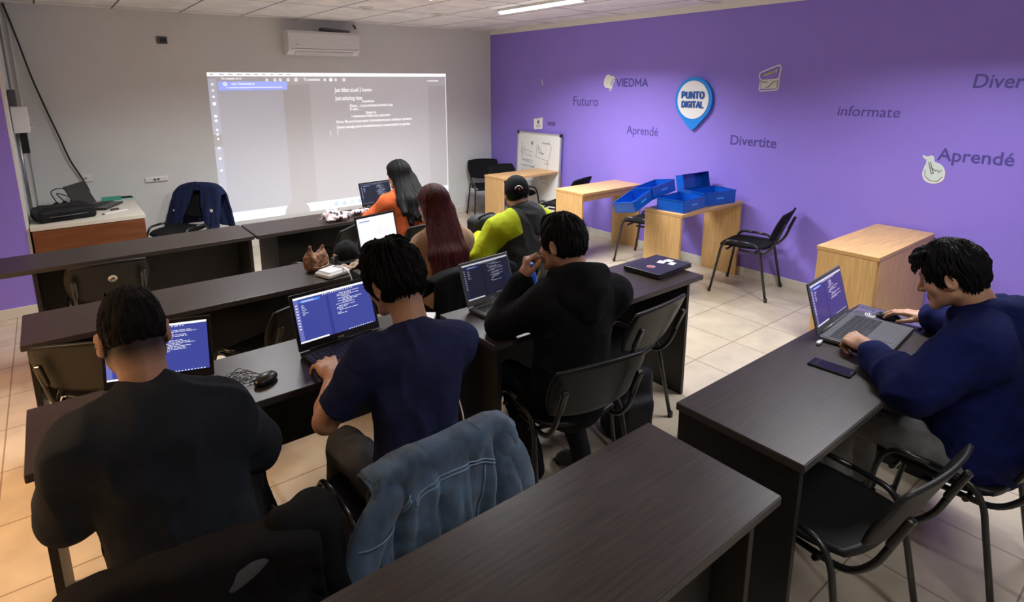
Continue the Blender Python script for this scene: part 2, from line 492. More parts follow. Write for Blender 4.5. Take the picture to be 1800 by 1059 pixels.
def vnormals(v, F):
    a = v[F[:, 2]] - v[F[:, 0]]; b = v[F[:, 3]] - v[F[:, 1]]
    n = np.cross(a, b); N = np.zeros_like(v)
    for k in range(4): np.add.at(N, F[:, k], n)
    return N / (np.linalg.norm(N, axis=1)[:, None] + 1e-12)
def relax(v, F, it=1, w=.5):
    for _ in range(it):
        s = np.zeros_like(v); c = np.zeros(len(v))
        for k in range(4):
            np.add.at(s, F[:, k], v[F[:, (k + 1) % 4]]); np.add.at(c, F[:, k], 1)
            np.add.at(s, F[:, k], v[F[:, (k + 3) % 4]]); np.add.at(c, F[:, k], 1)
        v = v * (1 - w) + w * s / np.maximum(c, 1)[:, None]
    return v
def arr_obj(name, v, F, m, parent=None, origin=(0, 0, 0), matidx=None, attrs=None):
    me = bpy.data.meshes.new(name)
    v = v - np.asarray(origin)
    me.vertices.add(len(v)); me.vertices.foreach_set('co', v.astype(np.float32).ravel())
    me.loops.add(F.size); me.loops.foreach_set('vertex_index', F.astype(np.int32).ravel())
    me.polygons.add(len(F))
    me.polygons.foreach_set('loop_start', np.arange(0, F.size, 4, dtype=np.int32))
    for x in (m if isinstance(m, (list, tuple)) else [m]): me.materials.append(x)
    me.update(calc_edges=True)
    me.polygons.foreach_set('use_smooth', np.ones(len(F), bool))
    if matidx is not None: me.polygons.foreach_set('material_index', matidx.astype(np.int32))
    for n, a in (attrs or {}).items():
        at = me.attributes.new(n, 'FLOAT', 'POINT'); at.data.foreach_set('value', a.astype(np.float32))
    me.update()
    return link(bpy.data.objects.new(name, me), parent)
def cloth_obj(name, S, h, m, parent, origin, amp=.006, sc=(9, 9, 6), fine=.0015, seed=0, it=1, split=None):
    v, F = S.mesh(h); v = relax(v, F, it)
    n = vnormals(v, F); q = v + seed * 3.7
    w1 = vnoise(q * 5 + 11)[:, None] * .10
    d = amp * (1 - np.abs(vnoise((q + w1) * np.array(sc) * 1.3)) * 4) * .6 + amp * vnoise((q + w1) * np.array(sc) * .6) * 1.5
    d += fine * 2 * vnoise(q * 45)
    v = v + n * d[:, None]
    mi = split(v[F].mean(1)) if split else None
    return arr_obj(name, v, F, m, parent, origin, matidx=mi)
# ================================================================== the room
XR, YB, YL, ZC = 5.4, 7.27, 6.2, 2.68
struct('floor', B((1.2, 2.5, -.05), (8.8, 9.9, .1)), M_FLOOR)
struct('ceiling', B((1.2, 2.5, ZC + .05), (8.8, 9.9, .1)), M_CEIL)
struct('wall_back', B((2.6, YB + .06, ZC / 2), (5.8, .12, ZC)), M_WHITEWALL)
struct('wall_right', B((XR + .06, 2.5, ZC / 2), (.12, 9.6, ZC)), M_PURPLE)
struct('wall_left_front', B((-1.72, YL + .65, ZC / 2), (2.92, 1.3, ZC)), M_PURPLE)
struct('wall_left_return', B((-.25, YL + .537, ZC / 2), (.02, 1.07, ZC)), M_WHITEWALL)
struct('wall_left', B((-3.06, 2.0, ZC / 2), (.12, 8.6, ZC)), M_WHITEWALL)
struct('wall_front', B((1.2, -2.26, ZC / 2), (8.6, .12, ZC)), M_WHITEWALL)
struct('baseboard_right', B((XR - .006, 2.53, .045), (.012, 9.44, .09), bev=.003), M_BASEB)
struct('baseboard_back', B((2.58, YB - .006, .045), (5.62, .012, .09), bev=.003), M_BASEB)
struct('baseboard_left', B((-1.63, YL - .006, .045), (2.72, .012, .09), bev=.003), M_BASEB)
struct('trim_1', B((XR - .012, 2.53, ZC - .03), (.024, 9.44, .06), bev=.004), M_TRIMWHITE)
bm = bmesh.new()
for x in (-.215, -.165): box(bm, (x, YB - .012, 1.33), (.022, .024, 2.66), bev=.004)
struct('trim_2', bm, M_WHITEWALL)

# ------------------------------------------------------------------ ceiling tubes: trough, diffuser and their light
def ceiling_tube(x, y, ln, label, watts=LAMP_W, col=(.95, .97, 1.), spread=140):
    t = thing('ceiling_tube_light', label, 'ceiling light', (x, y, ZC), 0, 'tube lights on the ceiling')
    bm = bmesh.new()
    box(bm, (0, 0, -.012), (.075, ln + .04, .024), bev=.004)
    for s in (-1, 1): box(bm, (0, s * (ln / 2 + .01), -.03), (.06, .02, .028), bev=.004)
    obj('housing', bm, M_WHITEPL, t)
    bm = bmesh.new()
    tube(bm, [(0, -ln / 2, -.036), (0, ln / 2, -.036)], .015, 12)
    obj('tube', bm, M_LEDWHITE, t)
    d = bpy.data.lights.new('tube_light', 'AREA'); d.shape = 'RECTANGLE'; d.size = .07; d.size_y = ln
    d.energy = watts; d.color = col; d.spread = rad(spread)
    o = bpy.data.objects.new('tube_light', d); link(o, t); o.location = (0, 0, -.056)
    return t
ceiling_tube(3.92, 4.49, 1.2, 'lit white tube light on the ceiling near the purple wall')
ceiling_tube(2.76, 3.98, 1.2, 'tube light whose lit end just shows at the top edge of the photo', LAMP_W * .55)
ceiling_tube(3.92, 1.15, 1.2, 'tube light above the navy hooded person, beyond the top of the photo', LAMP_W * .62)
ceiling_tube(1.3, 4.95, 1.2, 'tube light above the middle of the front row, beyond the top of the photo', LAMP_W * .55)
ceiling_tube(1.5, -.5, 1.2, 'unseen fill tube light added behind the camera over the nearest desk', LAMP_W * .22)  # added fill lamp, gives front light to faces turned towards the camera
ceiling_tube(-1.5, 3.0, 1.2, 'warm tube light over the left aisle, beyond the top of the photo', WARM_W, (1, .60, .30), 116)

for x, y, lb in ((2.70, 5.72, 'small round white ceiling spot left of the other, above the air conditioner'), (3.60, 5.82, 'small round white ceiling spot nearer the lit tube')):
    t = thing('ceiling_spot', lb, 'ceiling fitting', (x, y, ZC), 0, 'round ceiling fittings')
    bm = bmesh.new(); lathe(bm, [(.075, -.001), (.075, -.010), (.055, -.016)], seg=28); obj('ring', bm, M_TRIMWHITE, t)
    bm = bmesh.new(); lathe(bm, [(.052, -.0145), (.05, -.020), (.02, -.024)], seg=24); obj('lens', bm, mat('spot_lens', (.5, .48, .46), .3), t)

# ------------------------------------------------------------------ desks
def desk(loc, ln, dp, h, inl, inr, label, group, top_m, side_m, edge_m, name='desk', modesty=None, apron=None, rz=0., th=.03):
    """origin at floor below the front left corner of the top; the user sits at -y"""
    t = thing(name, label, 'desk', loc, rz, group)
    bm = B((ln / 2, dp / 2, h - th / 2), (ln, dp, th), bev=.003)
    obj('tabletop', bm, top_m, t)
    bm = bmesh.new()
    for c, s in (((ln / 2, -.0004, h - th / 2), (ln - .006, .0012, th - .006)), ((ln / 2, dp + .0004, h - th / 2), (ln - .006, .0012, th - .006)),
                 ((-.0004, dp / 2, h - th / 2), (.0012, dp - .006, th - .006)), ((ln + .0004, dp / 2, h - th / 2), (.0012, dp - .006, th - .006))):
        box(bm, c, s)
    obj('edge_band', bm, edge_m, t)
    for x in (inl + .0125, ln - inr - .0125):
        obj('side_panel', B((x, dp / 2, (h - th) / 2), (.025, dp - .02, h - th - .001), bev=.002), side_m, t)
    if modesty:
        y, z0 = modesty
        obj('modesty_panel', B((ln / 2 + (inl - inr) / 2, y, (z0 + h - th) / 2), (ln - inl - inr - .052, .02, h - th - z0 - .001), bev=.002), side_m, t)
    if apron:
        y, z0 = apron
        obj('apron', B((ln / 2 + (inl - inr) / 2, y, (z0 + h - th) / 2), (ln - inl - inr - .052, .02, h - th - z0 - .001), bev=.002), side_m, t)
    return t
DH = .765
GD = 'dark laminate classroom desks'
def dark(x, y, ln, inl, inr, label, h=DH): return desk((x, y, 0), ln, .47, h, inl, inr, label, GD, M_DESK, M_DESKSIDE, M_DESKEDGE, modesty=(.40, .30))
dark(-.45, 4.70, 1.62, .24, .02, 'dark desk in front of the brown teacher desk, leftmost of the front row')
dark(1.185, 4.69, 1.62, .13, .02, 'dark desk in the front row holding the pink and white scarf')
dark(-.235, 3.30, 1.60, .02, .04, 'dark desk in the second row with the brown spotted pouch and white box on it')
dark(1.42, 3.30, 1.60, .04, .04, 'dark desk in the second row where the red haired person and the capped person sit')
dark(-.20, 2.135, 1.62, .02, .03, 'dark desk with the black mouse and two laptops, third row left')
dark(1.47, 1.965, 1.61, .02, .12, 'dark desk with a closed black laptop on its right end, third row')
desk((-.08, .675, 0), 1.61, .475, DH, .12, .12, 'empty dark brown desk nearest the camera, running out of the bottom edge', GD, M_DESK, M_DESKSIDE, M_DESKEDGE, modesty=(.12, .30))
dark(1.715, .70, 1.6, .005, .10, 'dark desk on the right where the navy hooded person works', DH)
GO = 'oak laminate desks along the purple wall'
def oak(x, y, ln, dp, label, **k): return desk((x, y, 0), ln, dp, DH, .0, .0, label, GO, M_OAK, M_OAKV, M_OAKEDGE, **k)
oak(4.40, 5.68, 1.0, .40, 'oak desk in front of the whiteboard, farthest from the camera', apron=(.37, .66))
oak(4.43, 4.33, .97, .43, 'oak desk between the whiteboard desk and the blue boxes', apron=(.06, .66))
oak(4.38, 3.05, 1.0, .42, 'oak desk carrying the open blue plastic boxes')
oak(4.31, 1.44, 1.06, .41, 'closed fronted oak desk behind the navy hooded person\'s laptop', modesty=(.012, .02))

t = thing('teacher_desk', 'cream topped desk with a brown wooden front in the back left corner', 'desk', (-.235, 6.17, 0))
obj('tabletop', B((.42, .54, .745), (.84, 1.07, .04), bev=.004), M_CREAM, t)
obj('front_panel', B((.42, .015, .36), (.82, .025, .72), bev=.002), M_BROWN, t)
obj('side_panel', B((.815, .54, .36), (.025, 1.0, .72), bev=.002), M_BROWN, t)
obj('side_panel', B((.025, .54, .36), (.025, 1.0, .72), bev=.002), M_BROWN, t)

# ------------------------------------------------------------------ chairs
def sq(u, v, s=.45): return u * math.sqrt(1 - s * v * v / 2), v * math.sqrt(1 - s * u * u / 2)
def make_chair(label, mshell, mback=None):
    """stacking chair, origin on the floor below the seat, faces +y"""
    t = thing('stacking_chair', label, 'chair')
    def seat(u, v):
        x, y = sq(u, v, .5)
        z = .452 - .012 * (1 - u * u) * (1 - v * v) + .010 * abs(u) ** 3 - .028 * max(v - .55, 0) ** 2 * 4 + .014 * max(-v - .5, 0)
        return (x * .212, y * .215, z)
    bm = sheet(seat, 19, 19, .020)
    obj('seat', bm, mshell, t)
    def back(u, v):
        x, y = sq(u, v, .42)
        hw = .235 + .012 * y
        z = .675 + y * .135 - .012 * (1 - u * u) * (v < 0) * v * v
        yy = -.285 - .055 * y - .030 * (1 - x * x) + .004
        return (x * hw, yy, z)
    obj('backrest', sheet(back, 19, 15, .014), mback or mshell, t)
    rr = .0115
    for s in (-1, 1):
        p = round_path([(s * .262, .235, 0), (s * .232, .165, .44), (s * .226, .125, .505), (s * .222, 0, .508)], .05)
        bm = bmesh.new(); tube(bm, p, rr, 10); lathe(bm, [(.015, 0), (.015, .03), (.0125, .035)], (s * .262, .235, 0), 12)
        obj('leg', bm, M_METAL, t)
        p = round_path([(s * .262, -.265, 0), (s * .232, -.175, .44), (s * .226, -.13, .500), (s * .222, 0, .508)], .05)
        bm = bmesh.new(); tube(bm, p, rr, 10); lathe(bm, [(.015, 0), (.015, .03), (.0125, .035)], (s * .262, -.265, 0), 12)
        obj('leg', bm, M_METAL, t)
        p = round_path([(s * .19, .02, .418), (s * .192, -.20, .418), (s * .195, -.275, .50), (s * .19, -.338, .68)], .06)
        bm = bmesh.new(); tube(bm, p, rr, 10); box(bm, (s * .190, -.328, .655), (.032, .024, .13), Matrix.Rotation(rad(21), 3, 'X'), bev=.008)
        obj('back_post', bm, M_METAL, t)
    for y in (.12, -.12):
        bm = bmesh.new(); tube(bm, [(-.231, y, .430), (-.2, y, .416), (.2, y, .416), (.231, y, .430)], .010, 8)
        obj('cross_bar', bm, M_METAL, t)
    return t
GP = 'black plastic stacking chairs'
GF = 'black fabric stacking chairs'
ch0 = make_chair('', M_PLASTIC)
chf = make_chair('', M_FABRIC)
CH = {}
def chair(key, x, y, rzd, label, src=None, group=GP, used=set()):
    src = src or ch0
    if src.name not in used:
        used.add(src.name); o = src; o.location = (x, y, 0); o.rotation_euler = (0, 0, rad(rzd)); o['label'] = label; o['group'] = group
    else:
        o = dup(src, (x, y, 0), rad(rzd), label, group)
    CH[key] = o
    return o
# third row and nearer
chair('grey_sweater', .195, 1.79, -8, 'black chair under the charcoal sweater person, a black jacket over its back')
chair('tee', .855, 1.785, 1, 'black chair under the navy t-shirt person, a denim jacket over its back')
chair('hoodie', 1.76, 1.85, -11, 'black chair with a bare backrest, carrying the person in the black hoodie')
chair('empty', 2.40, 2.11, 4, 'empty black chair pushed under the desk with the closed laptop')
chair('near', 2.01, .76, -5, 'empty black chair in the lower right, half under the right desk')
chair('navy', 2.71, .57, 0, 'black chair under the navy hooded person, cut by the right edge')
# second row
chair('rowleft', .14, 3.38, -25, 'empty black chair behind the charcoal sweater person\'s laptop, in front of the second row')
chair('rowmid', .84, 3.30, 24, 'turned empty black chair behind the navy t-shirt person\'s laptop')
chair('red', 1.94, 3.16, 0, 'black chair under the red haired person')
chair('cap', 2.62, 3.17, 6, 'black chair under the person with the black cap')
# front row
emb = chair('emblem', .185, 4.78, 0, 'empty black chair with a round white emblem on its backrest, in the front row')
chair('frontturn', 1.68, 4.70, 38, 'turned empty black chair at the front row, right of the pale floor gap')
chair('orange', 2.40, 4.40, 0, 'black chair under the black haired person in orange')
# wall chairs
chair('corner', 5.0, 6.815, 158, 'black fabric chair standing in the back right corner by the white wall', chf, GF)
chair('board', 5.01, 6.16, 184, 'black fabric chair behind the farthest oak desk, beside the whiteboard', chf, GF)
chair('gap', 4.93, 5.24, 16, 'black fabric chair between the two farthest oak desks', chf, GF)
chair('gap2', 5.06, 3.98, 14, 'black fabric chair between the middle oak desk and the blue boxes', chf, GF)
chair('wall', 5.05, 2.79, 14, 'free standing black fabric chair against the purple wall beside the blue boxes', chf, GF)
prof = chair('teacher', .93, 6.70, 128, 'padded black chair in the back left with a navy jacket over it', chf, GF)

# emblem on one chair back: pale disc with a dark mark
bm = bmesh.new(); R = Matrix.Rotation(rad(90 + 22), 3, 'X')
lathe(bm, [(.026, 0), (.026, .002), (.024, .0026)], (.02, -.3255, .688), 28, R)
disc = obj('emblem_disc', bm, M_PAPER, emb); disc['label'] = 'round white emblem disc'
bm = bmesh.new()
for a0, a1, rr_ in ((.3, 2.6, .019), (3.3, 5.8, .019)):
    tube(bm, [(.02 + rr_ * math.cos(a), -.3292 + .0, .688 + rr_ * math.sin(a) * .98) for a in np.linspace(a0, a1, 12)], .0016, 6)
tube(bm, smooth_path([(.008, -.3292, .678), (.018, -.3292, .684), (.024, -.3292, .690), (.030, -.3292, .700)]), .0035, 6)
tube(bm, smooth_path([(.012, -.3292, .698), (.02, -.3292, .690), (.031, -.3292, .680)]), .0028, 6)
obj('emblem_mark', bm, M_INK, disc)
# ================================================================== laptops
UI = {
 'ide':  dict(bg=(.052, .066, .33), side=(.16, .17, .50), hi=(.05, .25, .85), txt=(.85, .87, 1.), bar=(1, 1, 1), pane=(.035, .045, .25)),
 'dark': dict(bg=(.010, .011, .026), side=(.016, .018, .045), hi=(.03, .05, .22), txt=(.30, .32, .42), bar=(.55, .57, .62), pane=(.007, .008, .018)),
 'plum': dict(bg=(.055, .036, .18), side=(.16, .13, .36), hi=(.04, .20, .75), txt=(.75, .70, .9), bar=(.75, .72, .85), pane=(.042, .027, .14)),
 'white': dict(bg=(1, 1, 1), side=(.93, .95, 1), hi=(.30, .38, .80), txt=(.62, .66, .78), bar=(1, 1, 1), pane=(.96, .97, 1)),
 'night': dict(bg=(.008, .012, .03), side=(.02, .03, .09), hi=(.08, .14, .40), txt=(.45, .5, .65), bar=(.10, .11, .14), pane=(.006, .009, .022)),
}
def ui_mesh(rects, w, h, z, M):
    bm = bmesh.new()
    for (a, b, c, d) in rects:
        vs = [bm.verts.new(M @ Vector((x * w - w / 2, y * h, z))) for x, y in ((a, b), (c, b), (c, d), (a, d))]
        bm.faces.new(vs)
    return bm
def screen_ui(parent, style, w, h, M, seed, k=1.):
    """panes, bars and code lines shown on a screen, children of the screen"""
    u = UI[style]; r = random.Random(seed)
    def part(nm, rects, key, z, s=1.): obj(nm, ui_mesh(rects, w, h, z, M), emi('screen_%s_%s' % (style, key), u[key], s * k), parent)
    part('side_pane', [(0, .0, .055, .955)], 'side', .0006)
    if style != 'white': part('scroll_pane', [(.40, 0, .44, .955)], 'pane', .0006)
    part('title_bar', [(0, .955, 1, 1)], 'bar', .0009)
    if style != 'white': part('task_bar', [(0, 0, .36, .035)], 'bar', .0009)
    part('highlight', [(.07, .865, .33, .915)] if style != 'white' else [(.06, .86, .33, .90)], 'hi', .0009)
    L = []; K = []
    if style == 'white':
        for i in range(4): L.append((.45 + .1 * r.random(), .35 + .06 * i, .75 + .15 * r.random(), .358 + .06 * i))
    else:
        for i in range(9): K.append((.013, .30 + i * .065, .040, .322 + i * .065))
        for i in range(16):
            x = .36 + i * .026 + r.random() * .008; K.append((x, .925, x + .012, .945))
        for i in range(11): K.append((.62 + i * .032, .008, .636 + i * .032, .026))
        for i in range(3): K.append((.10, .873 + .013 * i, .2 + .1 * r.random(), .879 + .013 * i))
        y = .87
        for i in range(15):
            x = .52 + r.choice((0, .03, .06, .09)); e = x + .05 + .25 * r.random()
            while x < e:
                ln = .015 + .05 * r.random(); L.append((x, y, min(x + ln, e), y + .012)); x += ln + .008
            y -= .030 if r.random() > .2 else .05
            if y < .35: break
        for i in range(7): K.append((.085, .80 - i * .035, .11 + .05 * r.random(), .81 - i * .035))
    part('code_text', L, 'txt', .0012)
    if K: part('menu_marks', K, 'txt', .0012)

def laptop(x, y, rzd, wd, dp, style, label, seed, tilt=16, body=None, z=DH, lid_h=None, rz_keys=True, group='open laptops on the classroom desks'):
    body = body or M_PLASTIC2
    t = thing('laptop', label, 'laptop', (x, y, z), rad(rzd), group)
    h = lid_h or dp * .93
    bm = B((0, -dp / 2, .012), (wd, dp, .018), bev=.004)
    box(bm, (0, -dp / 2, .0215), (wd - .02, dp - .02, .002))
    for sx in (-1, 1):
        for sy in (-.03, -dp + .03): lathe(bm, [(.008, 0), (.008, .004)], (sx * (wd / 2 - .03), sy, 0), 10)
    base = obj('base', bm, body, t)
    bm = bmesh.new()
    kw = (wd - .055) / 15; kd = (dp * .43) / 5
    for r_ in range(5):
        for c in range(15):
            if r_ == 0 and 4 <= c <= 8: continue
            box(bm, (-wd / 2 + .0275 + kw * (c + .5), -dp * .56 + kd * (r_ + .5), .0235), (kw * .84, kd * .82, .003))
    box(bm, (-wd / 2 + .0275 + kw * 6.5, -dp * .56 + kd * .5, .0235), (kw * 4.84, kd * .82, .003))
    obj('keyboard', bm, M_KEYS, base)
    obj('touchpad', B((-.01, -dp * .79, .0232), (wd * .27, dp * .26, .0012), bev=.0004), M_GREYPL, base)
    R = Matrix.Rotation(rad(90 - tilt), 4, 'X'); R = Matrix.Translation((0, .002, .022)) @ Matrix.Rotation(rad(90 - tilt), 4, 'X')
    bm = B((0, h / 2, -.004), (wd, h, .008), bev=.003)
    bm.transform(R)
    bm2 = bmesh.new()
    lid = obj('lid', bm, body, t)
    bm = bmesh.new(); tube(bm, [(-wd * .38, .002, .022), (wd * .38, .002, .022)], .007, 10); obj('hinge', bm, body, t)
    sw, sh = wd * .925, h * .80
    Ms = R @ Matrix.Translation((0, h * .135, .0006))
    scr = obj('screen', ui_mesh([(0, 0, 1, 1)], sw, sh, 0, Ms), emi('screen_%s' % style, UI[style]['bg'], 1.), lid)
    screen_ui(scr, style, sw, sh, Ms, seed)
    bm = bmesh.new(); box(bm, (0, h * .06, .0005), (.03, .008, .001)); bm.transform(R); obj('lid_mark', bm, M_GREYMETAL, lid)
    return t
laptop(.215, 2.475, -18, .385, .26, 'ide', 'open black laptop hidden behind the charcoal sweater person, blue screen', 1, tilt=14)
laptop(.935, 2.415, 5, .40, .28, 'ide', 'open black laptop with a blue code screen before the navy t-shirt person', 2, tilt=17, lid_h=.25)
laptop(1.775, 2.385, 5, .345, .25, 'dark', 'open grey laptop with a dark code screen before the black hoodie person', 3, tilt=18, body=M_GREYPL)
laptop(2.885, 1.115, 5, .42, .275, 'plum', 'open grey and black laptop with a violet screen on the right desk', 4, tilt=17, body=M_GREYPL, lid_h=.24)
laptop(2.42, 5.08, 9, .35, .25, 'night', 'open laptop with a dark screen before the black haired person in orange', 5, tilt=14)
laptop(1.745, 3.66, 11, .34, .24, 'white', 'open laptop with a bright white screen before the red haired person', 6, tilt=12, lid_h=.255)

t = thing('laptop', 'closed black laptop with white stickers on the right end of a desk', 'laptop', (2.955, 2.215, DH), rad(4))
bm = B((0, 0, .011), (.36, .265, .016), bev=.004); obj('base', bm, M_PLASTIC2, t)
bm = B((0, 0, .0262), (.36, .265, .013), bev=.005); lid = obj('lid', bm, M_PLASTIC2, t)
obj('sticker', B((.055, .01, .0331), (.055, .045, .0006), Matrix.Rotation(.2, 3, 'Z')), M_PAPER, lid)
obj('sticker', B((.115, -.005, .0331), (.05, .045, .0006), Matrix.Rotation(-.1, 3, 'Z')), M_PAPER, lid)
obj('sticker', B((.075, -.055, .0331), (.055, .036, .0006), Matrix.Rotation(.15, 3, 'Z')), M_PAPER, lid)
bm = bmesh.new(); lathe(bm, [(.028, 0), (.028, .0006)], (-.075, .0, .0328), 24); o = obj('round_sticker', bm, mat('sticker_grey', (.30, .28, .29), .4), lid)
bm = bmesh.new(); lathe(bm, [(.016, 0), (.016, .0006)], (-.08, .0, .0334), 20); obj('sticker_centre', bm, mat('sticker_red', (.6, .08, .06), .4), o)

# teacher laptop, seen from behind its lid
t = thing('laptop', 'open black laptop on the cream teacher desk, lid back towards us', 'laptop', (.205, 6.86, .765), rad(62))
obj('base', B((0, -.12, .012), (.35, .24, .02), bev=.004), M_PLASTIC2, t)
bm = B((0, .115, -.004), (.35, .235, .009), bev=.003); bm.transform(Matrix.Translation((0, .002, .024)) @ Matrix.Rotation(rad(90 - 24), 4, 'X'))
obj('lid', bm, M_PLASTIC2, t)
bm = bmesh.new()
for r_ in range(5):
    for c in range(14): box(bm, (-.155 + .0238 * c, -.13 + .02 * r_, .0235), (.02, .016, .003))
obj('keyboard', bm, M_KEYS, t)

# ================================================================== small things on the desks
def cable(name, pts, r, m, label, cat='cable', n=8, group=None):
    bm = bmesh.new(); tube(bm, smooth_path(pts, n), r, 8)
    return tag(obj(name, bm, m), label, cat, group)
def mouse(x, y, rzd, label, z=DH):
    t = thing('computer_mouse', label, 'mouse', (x, y, z), rad(rzd))
    S = SDF(); S.ell((0, 0, .014), (.032, .055, .024)); S.box((0, 0, -.02), (.1, .1, .0215), rad=.001, k=.006, op=-1)
    v, F = S.mesh(.0025); arr_obj('shell', relax(v, F, 2), F, M_PLASTIC2, t)
    bm = bmesh.new(); lathe(bm, [(.008, -.003), (.0085, 0), (.008, .003)], (0, .03, .0285), 14, Matrix.Rotation(rad(90), 3, 'Y')); obj('scroll_wheel', bm, M_GREYPL, t)
    bm = bmesh.new(); tube(bm, [(0, .0, .0385), (0, .02, .0375), (0, .05, .022)], .0008, 6); obj('button_seam', bm, M_GREYMETAL, t)
    return t
mouse(.555, 2.27, -60, 'glossy black mouse on the desk beside the charcoal sweater person')
pts = []
r = random.Random(3)
for i in range(26):
    a = i * 1.15; rr_ = .055 + .02 * math.sin(i * 1.7)
    pts.append((.475 + rr_ * .9 * math.cos(a) + .02 * math.sin(i * .5), 2.345 + rr_ * .85 * math.sin(a), DH + .004 + .010 * abs(math.sin(i * .9)) + .012 * (i % 3 == 0)))
cable('mouse_cable', [(.52, 2.29, DH + .01), (.50, 2.30, DH + .006)] + pts + [(.46, 2.25, DH + .004), (.475, 2.19, DH + .004)], .0017, M_PLASTIC2, 'tangled thin black mouse cable lying beside the black mouse')

def phone(x, y, rzd, label):
    t = thing('smartphone', label, 'phone', (x, y, DH), rad(rzd))
    obj('body', B((0, 0, .0045), (.078, .165, .009), bev=.0035), mat('phone_black', (.012, .012, .02), .3), t)
    obj('screen_glass', B((0, 0, .0092), (.072, .157, .0008), bev=.0003), mat('phone_glass', (.012, .012, .028), .12), t)
    bm = bmesh.new(); box(bm, (0, -.075, .0098), (.02, .002, .0004)); obj('earpiece', bm, M_GREYPL, t)
phone(2.440, .935, 4, 'dark smartphone lying on the right desk in front of the laptop')

# clear sleeve with a dark sheet, mouse under the right hand
t = thing('plastic_sleeve', 'clear plastic sleeve used as a mouse pad beside the violet screen laptop', 'plastic sleeve', (3.215, 1.0, DH), rad(6))
def slv(u, v): return (u * .085, v * .15, .004 + .003 * math.sin(u * 5 + v * 3) + .002 * math.sin(v * 9))
obj('film', sheet(slv, 14, 18, .0008), mat('clear_film', (.10, .10, .11), .08, spec=.9, coat=1.), t)
bm = bmesh.new()
for k, rr_ in enumerate((.016, .027, .038)):
    tube(bm, [(-.045 + rr_ * math.cos(a), .06 + rr_ * .8 * math.sin(a), .0105) for a in np.linspace(.4 + k * .4, 4.8 + k * .3, 18)], .0022, 6)
obj('printed_mark', bm, M_WHITEPL, t)
mouse(3.165, .985, 10, 'black mouse under the right hand of the navy hooded person', DH + .008)
t = thing('usb_adapter', 'small white usb adapter plugged into the left side of the right laptop', 'adapter', (2.655, 1.075, DH), rad(5))
obj('shell', B((-.022, 0, .010), (.036, .016, .011), bev=.003), M_WHITEPL, t); obj('plug', B((.004, 0, .010), (.018, .012, .005)), M_GREYMETAL, t)

# second row: white box, its cable, dark stick, pouch, cap
t = thing('router_box', 'flat white plastic box on the second row desk beside the brown pouch', 'box', (1.285, 3.40, DH), rad(18))
S = SDF(); S.box((0, 0, .014), (.085, .07, .014), rad=.012); S.box((0, 0, .03), (.07, .056, .012), rad=.010, k=.012)
v, F = S.mesh(.004); arr_obj('case', relax(v, F, 2), F, M_WHITEPL, t)
obj('led_strip', B((0, -.0705, .012), (.03, .001, .003)), M_GREYPL, t)
cable('white_cable', [(1.30, 3.43, DH + .04), (1.33, 3.40, DH + .05), (1.35, 3.33, DH + .03), (1.36, 3.292, DH - .01), (1.375, 3.28, .60), (1.38, 3.30, .45)], .004, M_WHITEPL, 'white cable running from the flat white box over the desk edge')
t = thing('usb_stick', 'upright dark adapter standing on the flat white box', 'adapter', (1.325, 3.43, DH + .041), rad(20))
bm = B((0, 0, .035), (.02, .012, .07), Matrix.Rotation(.15, 3, 'Y'), bev=.003); obj('shell', bm, M_PLASTIC2, t)
obj('cap_end', B((-.012, 0, .072), (.018, .011, .014), Matrix.Rotation(.15, 3, 'Y'), bev=.003), mat('tan_plastic', (.45, .27, .15), .5), t)
t = thing('pouch', 'brown spotted fabric pouch with two pointed tops on the second row desk', 'pouch', (1.245, 3.57, DH), rad(25))
S = SDF(); S.box((0, 0, .05), (.075, .04, .05), rad=.03); S.cap((-.045, 0, .06), (-.035, .01, .155), .035, .010, k=.04); S.cap((.045, 0, .06), (.060, -.01, .145), .038, .009, k=.04); S.ell((.02, -.035, .06), (.05, .02, .05), k=.02)
m_pouch = mat('spotted_brown_fabric', (.48, .24, .12), .85, var=.6, vscale=(38, 38, 38), col2=(.06, .022, .012))
v, F = S.mesh(.005); v = relax(v, F, 2); n = vnormals(v, F); v = v + n * (.004 * vnoise(v * 45) * 2)[:, None]; v[:, 2] = np.maximum(v[:, 2], .001)
arr_obj('body', v, F, m_pouch, t)
bm = bmesh.new(); tube(bm, smooth_path([(-.07, -.04, .035), (-.02, -.062, .028), (.04, -.06, .03), (.075, -.035, .045)]), .003, 6); obj('zip', bm, mat('tan_zip', (.55, .38, .22), .5), t)
t = thing('cap', 'black cap lying on the second row desk behind the navy t-shirt person\'s head', 'cap', (1.49, 3.66, DH), rad(-20))
S = SDF(); S.ell((0, 0, .045), (.085, .095, .085)); S.box((0, 0, -.06), (.3, .3, .0615), rad=.001, k=.01, op=-1)
v, F = S.mesh(.005); v = relax(v, F, 1); n = vnormals(v, F); v = v + n * (.004 * vnoise(v * 30) * 2)[:, None]; v[:, 2] = np.maximum(v[:, 2], .001)
arr_obj('crown', v, F, cloth('black_cap_cloth', (.012, .012, .014)), t)
def brim(u, v): return (u * .075 * math.sqrt(max(0, 1 - ((v + 1) / 2) ** 2 * .75)), -.075 - (v + 1) * .035, .022 - .012 * u * u - .004 * (v + 1))
obj('brim', sheet(brim, 12, 8, .004), cloth('black_cap_cloth', (.012, .012, .014)), t)
t = thing('beige_cloth', 'small crumpled beige cloth in front of the black cap', 'cloth', (1.45, 3.465, DH), rad(10))
def bc(u, v): return (u * .075, v * .045, .012 + .012 * math.sin(u * 4 + v * 2) * math.cos(v * 3) + .006 * math.sin(u * 9))
obj('cloth', sheet(bc, 20, 14, .005), cloth('beige_cloth', (.40, .30, .22)), t)

